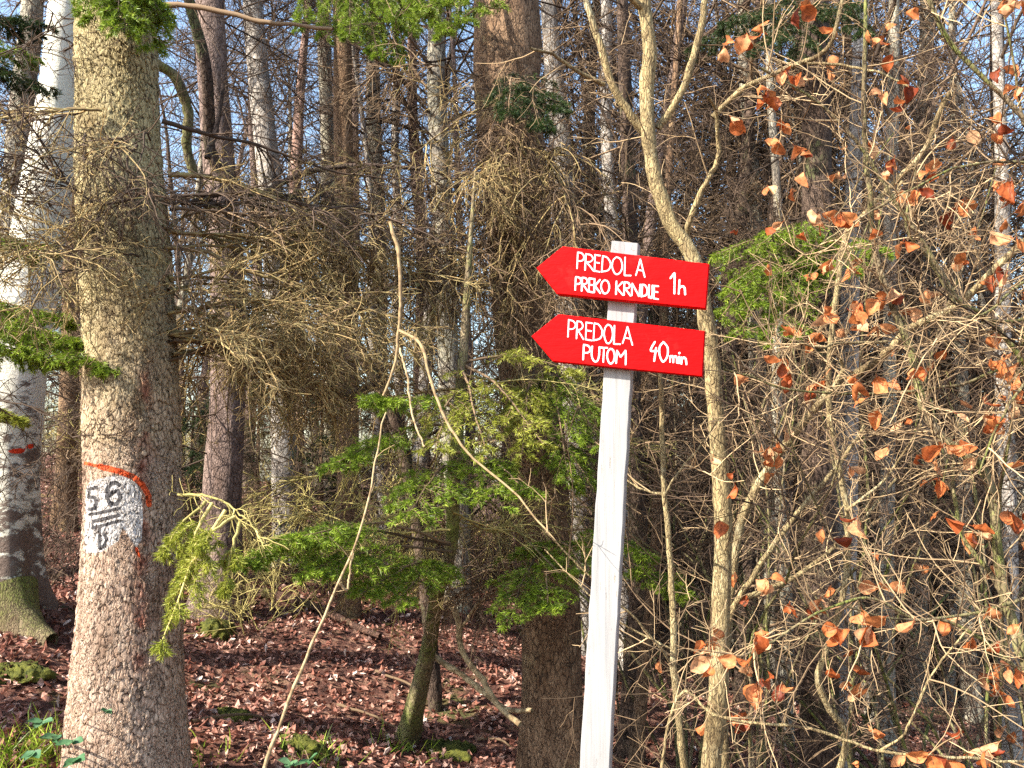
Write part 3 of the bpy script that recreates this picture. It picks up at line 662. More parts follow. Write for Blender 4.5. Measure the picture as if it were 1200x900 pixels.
def ribbon(mb, pts, w, off=.0016):
    """a brush stroke lying on the board"""
    pts = np.array(ZB(pts)); n = max(8, int(np.linalg.norm(np.diff(pts, axis=0), axis=1).sum() * 2.2)) if len(pts) > 2 else 10
    if len(pts) > 2: s = spline(np.c_[pts, np.zeros(len(pts))], n)[:, :2]
    else: s = spline(pts, n)
    c = np.array([on_plane(a, b, off) for a, b in s]); T = norm(np.gradient(c, axis=0)); S = np.cross(N, T)
    hw = w * (1 + .16 * np.cumsum(rng.normal(0, .5, len(c))) / np.sqrt(len(c)) + rng.normal(0, .05, len(c)))
    hw = np.clip(hw, w * .7, w * 1.35); 
    cap = lambda p, t, h: (p + t * h * .7)
    c = np.vstack([cap(c[0], -T[0], hw[0]), c, cap(c[-1], T[-1], hw[-1])]); S = np.vstack([S[0], S, S[-1]]); hw = np.r_[hw[0] * .45, hw, hw[-1] * .45]
    m = len(c); L_, R_ = c + S * hw[:, None], c - S * hw[:, None]
    V = np.concatenate([L_, R_, L_ - N * .0012, R_ - N * .0012]); i = np.arange(m - 1)
    mb.add(V, np.concatenate([np.stack([i, i + 1, m + i + 1, m + i], -1), np.stack([2 * m + i, 2 * m + i + 1, i + 1, i], -1), np.stack([m + i, m + i + 1, 3 * m + i + 1, 3 * m + i], -1)]))
FONT = {
 'P': [[(.1, 0), (0, 1)], [(.08, .02), (.7, .06), (1, .26), (.75, .48), (.06, .56)]],
 'R': [[(.1, 0), (0, 1)], [(.08, .02), (.65, .04), (.9, .24), (.65, .44), (.06, .5)], [(.15, .5), (.55, .72), (1, 1)]],
 'E': [[(.1, 0), (0, 1)], [(.1, .02), (1, .03)], [(.06, .46), (.85, .48)], [(0, .97), (.95, 1)]],
 'D': [[(.12, 0), (0, 1)], [(.1, .02), (.6, .08), (.98, .42), (.75, .82), (.02, .98)]],
 'O': [[(.45, 0), (.12, .22), (.02, .58), (.25, .94), (.55, 1), (.88, .8), (1, .45), (.82, .1), (.42, .0)]],
 'L': [[(.1, 0), (.05, .5), (0, 1)], [(0, 1), (1, .97)]],
 'A': [[(.5, 0), (.25, .5), (0, .96)], [(.5, 0), (.75, .5), (1, 1)], [(.16, .62), (.84, .66)]],
 'K': [[(.08, 0), (0, 1)], [(.95, .02), (.1, .52)], [(.1, .5), (1, 1)]],
 'N': [[(.06, 0), (0, 1)], [(.06, 0), (.85, 1)], [(1, .02), (.85, 1)]],
 'I': [[(.6, 0), (.4, 1)]],
 'J': [[(.95, 0), (.9, .75), (.55, 1), (0, .85)]],
 'U': [[(.1, 0), (.02, .6), (.3, .97), (.7, .97), (.95, .6), (1, 0)]],
 'T': [[(0, .03), (1, 0)], [(.55, 0), (.45, 1)]],
 'M': [[(.08, .08), (0, 1)], [(.08, .08), (.42, .52)], [(.42, .52), (.86, 0)], [(.86, 0), (.88, .5), (.86, 1.02)]],
 '1': [[(0, .26), (.6, 0), (.72, 0)], [(.72, 0), (.66, 1)]],
 'h': [[(.12, -.1), (0, 1)], [(.04, .6), (.45, .38), (.85, .48), (.95, 1)]],
 '4': [[(.62, 0), (.02, .46), (.98, .46)], [(.8, .3), (.52, 1)]],
 '0': [[(.5, 0), (.08, .28), (.08, .7), (.45, 1), (.9, .72), (.95, .28), (.5, 0)]],
 'm': [[(.05, .05), (0, 1)], [(.04, .35), (.28, .05), (.46, .3), (.45, .98)], [(.46, .35), (.75, .05), (.95, .3), (1, 1)]],
 'i': [[(.6, 0), (.45, 1)]],
 'n': [[(.05, .05), (0, 1)], [(.04, .4), (.45, .05), (.85, .25), (1, 1)]]}
def write(mb, items, w):
    for ch, x0, y0, x1, y1 in items:
        sk = (x1 - x0) * .11                                     # strokes run downhill with the board
        for st in FONT[ch]: ribbon(mb, [(x0 + a * (x1 - x0), y0 + b * (y1 - y0 - sk) + a * sk) for a, b in st], w)
boards = (([(222, 128), (82, 242), (192, 381), (976, 457), (995, 221)],
           [[('P', 298, 158, 335, 250), ('R', 340, 168, 386, 259), ('E', 390, 172, 420, 264), ('D', 428, 178, 476, 270), ('O', 482, 182, 536, 279), ('L', 548, 186, 582, 286), ('A', 608, 194, 655, 291)],
            [('P', 288, 288, 320, 363), ('R', 322, 292, 356, 368), ('E', 360, 296, 384, 372), ('K', 388, 300, 421, 376), ('O', 424, 304, 468, 380), ('K', 503, 312, 540, 386), ('R', 545, 316, 580, 390), ('N', 586, 324, 632, 394), ('D', 638, 328, 670, 398), ('I', 672, 332, 682, 400), ('J', 678, 333, 697, 403), ('E', 702, 335, 728, 408)],
            [('1', 790, 270, 822, 380), ('h', 834, 312, 870, 384)]]),
          ([(200, 486), (56, 602), (170, 737), (958, 816), (972, 575)],
           [[('P', 250, 515, 290, 611), ('R', 295, 522, 332, 620), ('E', 343, 528, 378, 626), ('D', 384, 532, 432, 632), ('O', 440, 538, 486, 643), ('L', 492, 546, 526, 648), ('A', 538, 550, 590, 650)],
            [('P', 330, 646, 368, 731), ('U', 374, 655, 416, 738), ('T', 418, 660, 458, 742), ('O', 456, 666, 496, 749), ('M', 504, 672, 562, 752)],
            [('4', 686, 630, 722, 736), ('0', 730, 630, 778, 740), ('m', 788, 704, 826, 744), ('i', 832, 710, 840, 746), ('n', 848, 712, 875, 752)]]))
for bi, (ol, rows) in enumerate(boards):
    o_b = slab([on_plane(a, b) for a, b in ZB(ol)], BT).build('sign_board', M['red'], t_sign, smooth=False)
    o_b['label'] = ['red arrow board lettered PREDOLA PREKO KRNDIJE 1h', 'red arrow board lettered PREDOLA PUTOM 40min'][bi]
    for ri, row in enumerate(rows):
        mb = MB(); write(mb, row, (.0024, .0028, .0031)[ri])
        if bi == 1 and ri == 2: ribbon(mb, [(838, 690), (837, 694)], .0034)
        mb.build('lettering', M['letter'], o_b, smooth=False)
# faint pencil-grey marks on the post top
mb = MB()
for st in ([(500, 118), (492, 140), (508, 150)], [(549, 112), (548, 150)], [(590, 120), (585, 145), (602, 150)]):
    pts = np.array(ZB(st)); s = spline(np.c_[pts, np.zeros(len(pts))], 8)[:, :2]; mb.tubes(np.array([on_plane(a, b, -BT - .0012) for a, b in s]), np.full(8, .0010), 4, T=.1)
mb.build('pencil_mark', M['steel'], o_post)

# ------------------------------------------------------------------ 6. saplings and shrubs on the right (beech with dry leaves)
TWIGS = []                                              # (sapling, twig polylines) for hanging the leaves
def clear_sign(P):
    """twigs that would grow across the face of the sign bend back behind it, as someone keeps it free"""
    x, y, z = proj(P); bad = (((x > 610) & (x < 850) & (y > 265) & (y < 460) & (P[..., 1] < 3.25)) | ((x > 660) & (x < 765) & (y > 440) & (P[..., 1] < 3.1))).any(1)
    if bad.any(): P[bad, :, 1] = P[bad, :1, 1] + np.abs(P[bad, :, 1] - P[bad, :1, 1])
    return P
def stems_thing(name, label, cat, stems, mat, twigmat, Y, lat=6, L1=.45, n2=4, L2=.22, n3=3, L3=.10, keep=True, k=9, base=None, stem_names=None, group=None, upb=.12):
    """stems: list of (pixel path [(px,py)], width at start, width at end, Y0, Y1); every stem is a part, its twigs another"""
    P = [spline(path(pl, y0, y1), max(12, 5 * len(pl))) for pl, w0, w1, y0, y1 in stems]
    b = P[0][0] if base is None else base
    o = empty(name, (b[0], b[1], gz(b[0], b[1])), label, cat, group)
    tw = MB(); allt = []
    for i, (p, (pl, w0, w1, y0, y1)) in enumerate(zip(P, stems)):
        r = np.linspace(w0, w1, len(p)) / 2 / FPX * (y0 + y1) / 2
        if i == 0 and p[0][2] > gz(p[0][0], p[0][1]) - .1:
            p = np.vstack([[p[0][0], p[0][1], gz(p[0][0], p[0][1]) - .15], p]); r = np.r_[r[0] * 1.1, r]
        p = p + np.c_[np.cumsum(rng.normal(0, .0022, (len(p), 3)), axis=0)]; r = r * (1 + rng.normal(0, .05, len(r)))
        MB().tubes(p, r, k, T=rng.uniform(.3, 1)).build('stem' if i == 0 else 'branch', M[mat], o)
        Ln = np.linalg.norm(np.diff(p, axis=0), axis=1).sum()
        B = clear_sign(spawn(p[None], max(2, int(lat * Ln)), .12, 1, 55, L1, 9, .10, upb * .2, .3))
        C = clear_sign(spawn(B, n2, .15, 1, 48, L2, 7, .12, 0, .45)); D = clear_sign(spawn(C, n3, .2, 1, 45, L3, 5, .12, 0, .4))
        allt += [p[None], B, C, D]
        part = o.children[-1]
        if lat * Ln <= 14:                                   # few: each side twig with its own twiglets is a part of its limb
            for j in range(len(B)):
                MB().tubes(B[j], taper(1, 9, .0030, .0013)[0], 4).tubes(C[j * n2:(j + 1) * n2], taper(n2, 7, .0018, .0010), 3).tubes(D[j * n2 * n3:(j + 1) * n2 * n3], taper(n2 * n3, 5, .0013, .0008), 3).build('side_twig', M[twigmat], part)
        else: MB().tubes(B, taper(len(B), 9, .0030, .0013), 4).tubes(C, taper(len(C), 7, .0018, .0010), 3).tubes(D, taper(len(D), 5, .0013, .0008), 3).build('crown', M[twigmat], part)
    if keep: TWIGS.append((o, allt))
    return o
s_fork = stems_thing('forked_sapling', 'pale yellowish sapling forking above the red signs it stands behind', 'tree', [
    ([(830, 960), (833, 900), (843, 800), (845, 700), (848, 600), (843, 500), (836, 420), (818, 310), (788, 255), (768, 180), (763, 100), (766, 60), (758, 5), (765, -80), (780, -200)], 23, 15, 3.6, 3.5),
    ([(764, 168), (745, 140), (718, 105), (706, 60), (690, 10), (670, -60)], 11, 7, 3.55, 3.4), ([(708, 98), (680, 85), (650, 67), (625, 60)], 6, 3, 3.5, 3.3), ([(770, 152), (797, 110), (815, 60), (830, 5), (840, -60)], 10, 7, 3.55, 3.4),
    ([(759, 18), (740, 2), (722, -30)], 10, 6, 3.5, 3.4), ([(803, 275), (810, 245), (838, 193), (835, 160), (834, 138), (822, 122)], 8, 4, 3.55, 3.3), ([(834, 138), (870, 105), (920, 82), (958, 68), (975, 45), (988, -5), (995, -60)], 7, 5, 3.4, 3.2), ([(945, 75), (990, 78), (1030, 90), (1070, 110)], 4, 2, 3.3, 3.1)],
    'sapling_bark', 'tan_twig', 3.6, lat=3, L1=.3, n2=2, k=14)
s_diag = stems_thing('beech_sapling', 'beech sapling with a long pale diagonal stem rising to the upper right', 'tree', [
    ([(850, 960), (848, 850), (852, 735), (862, 640), (873, 593), (900, 547), (920, 520), (950, 483), (980, 450), (1040, 410), (1067, 383), (1117, 357), (1147, 330), (1177, 300), (1240, 240)], 12, 8, 4.2, 3.4),
    ([(850, 740), (863, 707), (880, 683), (900, 650), (937, 600), (985, 550), (1020, 500)], 8, 4, 4.0, 3.8), ([(980, 450), (985, 430), (984, 420)], 6, 4, 3.75, 3.7),
    ([(1040, 400), (985, 400), (955, 405), (905, 390)], 4, 2, 3.6, 3.3), ([(863, 707), (930, 680), (1000, 620), (1050, 560)], 7, 3, 4.0, 4.2)], 'sapling_bark', 'tan_twig', 4, lat=9)
s_right = stems_thing('beech_sapling', 'dark stemmed beech sapling arching in from the lower right corner', 'tree', [
    ([(1215, 960), (1205, 800), (1180, 725), (1166, 660), (1160, 600), (1145, 555), (1120, 538), (1093, 517), (1073, 487), (1063, 450), (1047, 407), (1030, 370), (1010, 310), (1003, 240), (1000, 100), (1005, -60)], 14, 4, 3.0, 3.1),
    ([(1195, 770), (1165, 690), (1125, 630), (1115, 560), (1130, 500)], 7, 3, 3.0, 3.2), ([(1200, 790), (1120, 730), (1070, 725), (1020, 700), (960, 715), (900, 750), (850, 770)], 5, 2, 3.0, 2.8),
    ([(1210, 700), (1120, 722), (1050, 727), (1000, 712)], 5, 2, 3.0, 2.7)], 'mossy_bark', 'tan_twig', 3, lat=9)
s_arch = stems_thing('beech_sapling', 'tall beech sapling from the right edge crossing to the top centre', 'tree', [
    ([(1330, 960), (1290, 600), (1200, 433), (1150, 377), (1120, 357), (1087, 297), (1040, 230), (997, 167), (950, 120), (890, 85)], 11, 3, 3.2, 2.9),
    ([(1270, 520), (1195, 433), (1130, 452), (1050, 463), (980, 465), (930, 460), (880, 443), (862, 436)], 5, 2, 3.2, 2.8), ([(1150, 377), (1200, 372), (1260, 340)], 5, 3, 3.0, 3.0), ([(1120, 357), (1105, 330), (1083, 300), (1060, 262), (1075, 190)], 5, 2, 3.0, 2.9)], 'mossy_bark', 'tan_twig', 3, lat=10)
s_corner = stems_thing('beech_sapling', 'beech sapling leaning in over the upper right corner with many rust leaves', 'tree', [
    ([(1420, 960), (1380, 500), (1290, 270), (1200, 147), (1150, 95), (1110, 52), (1084, 0), (1060, -60)], 12, 5, 2.8, 2.7),
    ([(1290, 270), (1200, 330), (1150, 370), (1080, 380)], 5, 2, 2.8, 2.6), ([(1200, 147), (1180, 60), (1160, -20)], 4, 2, 2.8, 2.7), ([(1340, 380), (1240, 420), (1180, 480), (1150, 560)], 5, 2, 2.8, 2.7), ([(1230, 190), (1150, 190), (1090, 205), (1000, 260)], 4, 2, 2.8, 2.7)], 'mossy_bark', 'tan_twig', 3, lat=10)
s_broken = stems_thing('bare_sapling', 'bare sapling with a snapped upright pale tip among the rust leaves', 'tree', [
    ([(960, 970), (990, 867), (970, 833), (957, 800), (963, 770), (985, 700), (990, 600), (970, 480), (975, 380), (990, 293), (1007, 267), (1057, 213), (1073, 197), (1090, 173), (1097, 150), (1113, 115)], 8, 6, 3.8, 3.4),
    ([(1057, 213), (1040, 235), (1000, 260), (960, 290)], 4, 2, 3.4, 3.2), ([(990, 600), (1040, 560), (1080, 500)], 4, 2, 3.6, 3.5)], 'sapling_bark', 'tan_twig', 3.5, lat=6)
s_low = stems_thing('bare_shoot', 'long low arching bare stem along the bottom right', 'plant', [
    ([(760, 960), (790, 815), (830, 835), (870, 845), (930, 850), (990, 865), (1030, 880), (1100, 890), (1210, 897)], 4, 3, 2.9, 2.6),
    ([(1030, 880), (1060, 860), (1090, 800), (1135, 740)], 3, 2, 2.7, 2.6)], 'sapling_bark', 'tan_twig', 2.8, lat=3, n2=2)
s_thin = stems_thing('thin_sapling', 'thin straight leafless sapling just right of the white post', 'tree', [
    ([(808, 960), (800, 900), (791, 830), (785, 720), (778, 620), (774, 540), (771, 450), (768, 380)], 9, 5, 3.3, 3.2),
    ([(788, 780), (760, 740), (700, 680), (640, 620)], 3, 2, 3.2, 3.0), ([(778, 590), (790, 560), (840, 490)], 3, 1.5, 3.2, 3.1), ([(776, 580), (745, 570), (720, 555)], 3, 1.5, 3.3, 3.4), ([(787, 760), (720, 720), (640, 640)], 2.5, 1.5, 3.2, 3.3)], 'sapling_bark', 'tan_twig', 3.3, lat=2, L1=.3, n2=2)

def shrub(name, label, x, y, h, n_st=6, spread=.5, seed=0, mat='brown_twig', stem='mossy_bark', group=None, per=(7, 4, 3), th=1.0, L1=.33, keep=False):
    rg = np.random.default_rng(seed); b = np.array([x, y, gz(x, y)])
    o = empty(name, b, label, 'shrub' if h < 4.2 else 'tree', group)
    S = b + np.c_[rg.normal(0, .06, (n_st, 2)), np.full(n_st, -.08)]
    D = np.c_[rg.normal(0, spread, (n_st, 2)), np.ones(n_st)]
    A = grow(S, D, h * rg.uniform(.7, 1.25, n_st), 16, .085, -.012, rg)
    B = spawn(A, per[0], .12, 1, 50, h * L1, 10, .10, .004, .45, rg); C = spawn(B, per[1], .15, 1, 48, h * L1 * .48, 7, .12, -.005, .45, rg)
    D_ = spawn(C, per[2], .2, 1, 45, h * L1 * .22, 5, .13, 0, .4, rg)
    for a in A: MB().tubes(a, np.linspace(.011 * th, .003, 16) * h / 3.2, 7, T=rg.random()).build('stem', M[stem], o)
    MB().tubes(B, taper(len(B), 10, .0045 * th, .0018 * th), 4).tubes(C, taper(len(C), 7, .0026 * th, .0014 * th), 3).tubes(D_, taper(len(D_), 5, .0018 * th, .0011 * th), 3).build('crown', M[mat], o)
    if keep: TWIGS.append((o, [B, C, D_]))
    return o
sh = []
for i, (px_, Y_, h, sp) in enumerate([(880, 4.6, 3.2, .45), (1010, 4.9, 3.4, .5), (1120, 4.2, 3.2, .5), (1190, 4.9, 3.6, .45), (940, 5.8, 3.8, .4), (1070, 6.0, 4.0, .45), (800, 5.6, 3.4, .4), (1180, 6.4, 4.0, .4), (720, 6.4, 3.2, .4), (1250, 4.0, 3.2, .5)]):
    q = at(px_, 600, Y_)
    sh.append(shrub('bare_shrub', 'many stemmed bare shrub in the tangle behind the beech leaves', q[0], q[1], h, 7, sp, 40 + i, ['brown_twig', 'dark_twig', 'dark_twig', 'dark_twig', 'dark_twig'][i % 5], group='bare shrubs behind the beech saplings', keep=i in (0, 1, 2, 3, 9)))

# dry beech leaves: hung on the twig nearest to where the photograph shows each one
Z3 = [(155,165),(215,140),(262,95),(410,40),(480,75),(510,95),(350,260),(390,295),(440,280),(505,255),(270,345),(290,330),(160,440),(355,440),(315,495),(380,570),(420,535),(430,620),(660,140),(740,205),(720,350),(770,385),(800,310),(660,505),(575,520),(510,640),(570,640),(310,685),(390,680),(720,610),(775,675),(860,620),(475,760),(545,765),(320,820),(210,825),(440,840),(480,810),(670,820),(780,860),(950,500),(1000,470),(1110,450),(1110,510),(1080,590),(1100,650),(1140,690),(1160,640),(1190,750),(1150,790),(1120,310),(1180,305),(1110,265),(1100,10),(1150,30),(745,570),(830,60),(990,720),(1170,20),(1195,5)]
Z6 = [(300,40),(435,80),(500,60),(525,20),(590,45),(495,210),(400,265),(530,275),(610,190),(660,165),(700,170),(615,260),(790,200),(740,130),(860,130),(1100,80),(1140,70),(1190,140),(185,425),(375,425),(470,465),(520,405),(590,440),(655,520),(680,430),(730,355),(750,440),(820,430),(885,375),(780,600),(960,510),(955,575),(1080,390),(1130,370),(1130,440),(1080,500),(1065,560),(1100,570),(1130,610),(1185,430),(1190,500),(1010,680),(1040,720),(920,680),(870,690),(890,730),(940,660),(1130,750),(840,795),(895,810),(310,700),(340,690),(280,700),(330,715),(990,30),(850,760),(600,200),(625,180),(1145,600)]
Z9 = [(925,20),(1140,15),(1000,60),(1025,80),(620,35),(480,70),(605,110),(180,240),(220,300),(305,255),(370,320),(440,340),(480,330),(735,280),(700,290),(550,420),(660,410),(720,375),(810,390),(620,370),(925,370),(1125,200),(1080,340),(1030,455),(1115,480),(1170,555),(1105,775),(1180,790),(90,480),(110,520),(235,540),(260,620),(300,600),(355,620),(530,570),(625,570),(585,610),(700,780),(800,850),(870,860),(910,880),(1000,855),(295,430),(590,890)]
tgt = [(800 + a / 3, b / 3) for a, b in Z3] + [(800 + a / 3, 300 + b / 3) for a, b in Z6] + [(800 + a / 3, 600 + b / 3) for a, b in Z9]
tgt += [(1215, 200), (1230, 330), (1240, 460), (1225, 600), (1235, 250), (774, 780), (1222, 70), (1250, 150)]
pool = []; own = []
for ti, (o, lst) in enumerate(TWIGS):
    for P in lst: p = P.reshape(-1, 3); pool.append(p); own.append(np.full(len(p), ti))
pool = np.concatenate(pool); own = np.concatenate(own); qx, qy, qz = proj(pool)
hung = {}
for a, b in tgt:
    d = np.hypot(qx - a, qy - (b - 7)) + np.clip(qz - 3.6, 0, None) * 7 + np.where(qz < 2.2, 100, 0)
    i = int(np.argmin(d)); hung.setdefault(own[i], []).append(pool[i])
for ti in range(len(TWIGS)):                              # and a scatter of smaller ones along the same twigs
    if ti == 0: continue
    idx = np.where((own == ti) & (qx > 830) & (qx < 1230) & (qz < 4.2) & (qz > 2.3))[0]
    if len(idx): hung.setdefault(ti, []).extend(pool[rng.choice(idx, min(len(idx), 6))])
for ti, pts in hung.items():
    o = TWIGS[ti][0]; mb = MB(); pts = np.array(pts)
    rep = 1 + (rng.random(len(pts)) < .5) + (rng.random(len(pts)) < .2); pts = np.repeat(pts, rep, axis=0); m = len(pts)
    ax = rng.normal(0, .55, (m, 3)); ax[:, 2] -= .9; nr = rng.normal(0, .7, (m, 3)) + np.array([-.5, -.8, .2])
    Lf = rng.uniform(.042, .080, m)
    pet = np.stack([pts, pts + norm(ax) * .012], 1)
    leaves(mb, pet[:, 1], ax, nr, Lf, Lf * rng.uniform(.55, .8, m), rng.normal(.7, .8, m), rng.normal(0, 1.9, m), .05, 5, 7, (.1, .6, .95, 1, .85, .5, .06), np.clip(rng.normal(.55, .27, m), 0, 1))
    mb.tubes(pet, np.full((m, 2), .001), 3, T=.2)
    mb.build('dry_leaves', M['beech_leaf'], o)

# ------------------------------------------------------------------ 7. broken hanging branches and stalks
def twig_thing(name, label, cat, stems, mat, **kw):
    return stems_thing(name, label, cat, stems, mat, mat, 0, keep=False, **kw)
def loose(name, label, cat, stems, mat, k=9, lat=0, L1=.2):
    """a loose branch: one body mesh per limb"""
    P = [(spline(path(pl, y0, y1), 30), w0, w1, (y0 + y1) / 2) for pl, w0, w1, y0, y1 in stems]
    o = empty(name, P[0][0][0], label, cat)
    for i, (p, w0, w1, y) in enumerate(P):
        p = p + np.cumsum(rng.normal(0, .0022, p.shape), axis=0); w0, w1 = np.array([w0, w1])
        mb = MB().tubes(p, np.linspace(w0, w1, 30) * (1 + rng.normal(0, .07, 30)) / 2 / FPX * y, k, T=rng.random())
        if lat:
            B = spawn(p[None], lat, .1, .95, 50, L1, 7, .12, -.02); mb.tubes(B, taper(len(B), 7, .0018, .001), 3)
        mb.build('limb' if i == 0 else 'side_twig', M[mat], o)
    return o
loose('broken_branch', 'pale broken branch hanging in an upside down fork left of the signs', 'branch', [
    ([(457, 258), (466, 290), (470, 340), (468, 390), (460, 430), (450, 460)], 5.2, 2.8, 3.6, 3.5), ([(469, 388), (490, 402), (500, 440), (520, 488), (558, 540), (600, 576), (630, 608), (655, 636)], 4.2, 2, 3.55, 3.2), ([(469, 408), (478, 440), (482, 485), (495, 520)], 3, 2, 3.55, 3.4)], 'pale_twig')
loose('dry_stalk', 'tall thin dry stalk leaning right at the lower left of the leaf litter', 'plant', [
    ([(306, 940), (312, 895), (350, 795), (395, 690), (425, 610), (440, 540), (452, 480)], 4.5, 2, 3.0, 3.2), ([(398, 682), (408, 690), (420, 640)], 3, 2, 3.05, 3.1)], 'pale_twig', lat=3)
loose('fallen_branch', 'pale forked dead branch lying between the mossy stem and brown spruce', 'branch', [
    ([(510, 700), (535, 715), (545, 765), (570, 800), (590, 830), (612, 850)], 8, 6, 5.0, 4.6), ([(503, 765), (530, 785), (560, 805), (595, 832), (625, 835)], 8, 5, 5.1, 4.7), ([(540, 735), (560, 705), (590, 690), (625, 688)], 4, 3, 5.0, 4.8)], 'pale_twig')
# crooked dead limbs crossing behind the marked spruce
loose('crooked_limb', 'mossy S shaped branch curving down beside the marked spruce', 'branch', [
    ([(148, 25), (163, 58), (185, 75), (203, 88), (214, 112), (222, 140), (220, 170), (228, 205)], 13, 12, 4.3, 4.6)], 'mossy_bark', 12)
t_dead = stems_thing('dead_tree', 'dark leaning dead tree with crooked limbs behind the golden twigs', 'tree', [
    ([(520, 960), (500, 700), (470, 520), (440, 450), (400, 385), (345, 310), (290, 240), (243, 185), (238, 130), (232, 70), (213, 0), (205, -80)], 20, 12, 6.2, 4.8),
    ([(243, 185), (255, 140), (262, 100)], 8, 4, 4.9, 5.0), ([(440, 450), (400, 462), (345, 450), (305, 420), (260, 390)], 14, 8, 5.6, 5.2), ([(290, 240), (350, 205), (420, 195), (500, 200)], 9, 4, 5.0, 5.2), ([(400, 385), (430, 350), (470, 330), (520, 335)], 9, 4, 5.4, 5.0)], 'bark_dark', 'dark_twig', 5, lat=4, keep=False, k=12)
loose('dead_limb', 'long reddish bare limb reaching across the top left between trunks', 'branch', [
    ([(120, 4), (180, 8), (240, 13), (300, 27), (345, 32), (392, 38)], 9, 4, 4.6, 4.3)], 'brown_twig', lat=8, L1=.4)

# ------------------------------------------------------------------ 8. background trunks
def whorl_crown(S, z0, z1, n, seed, L=1.0, mat='brown_twig', th=1.0, sub=(9, 5), droop=-.03):
    rg = np.random.default_rng(seed); z = rg.uniform(z0, z1, n); c = np.array([axis_at(S, a)[0] for a in z])
    th_ = rg.uniform(0, 6.283, n); D = np.stack([np.cos(th_), np.sin(th_), rg.normal(.02, .22, n)], -1)
    A = grow(c, D, L * rg.uniform(.5, 1.25, n), 10, .07, droop, rg)
    B = spawn(A, sub[0], .15, 1, 58, L * .42, 7, .12, -.03, .5, rg); C = spawn(B, sub[1], .15, 1, 50, L * .2, 5, .14, -.03, .4, rg)
    return MB().tubes(A, taper(n, 10, .0085 * th, .003 * th), 4).tubes(B, taper(len(B), 7, .0034 * th, .002 * th), 3).tubes(C, taper(len(C), 5, .0024 * th, .0015 * th), 3), A
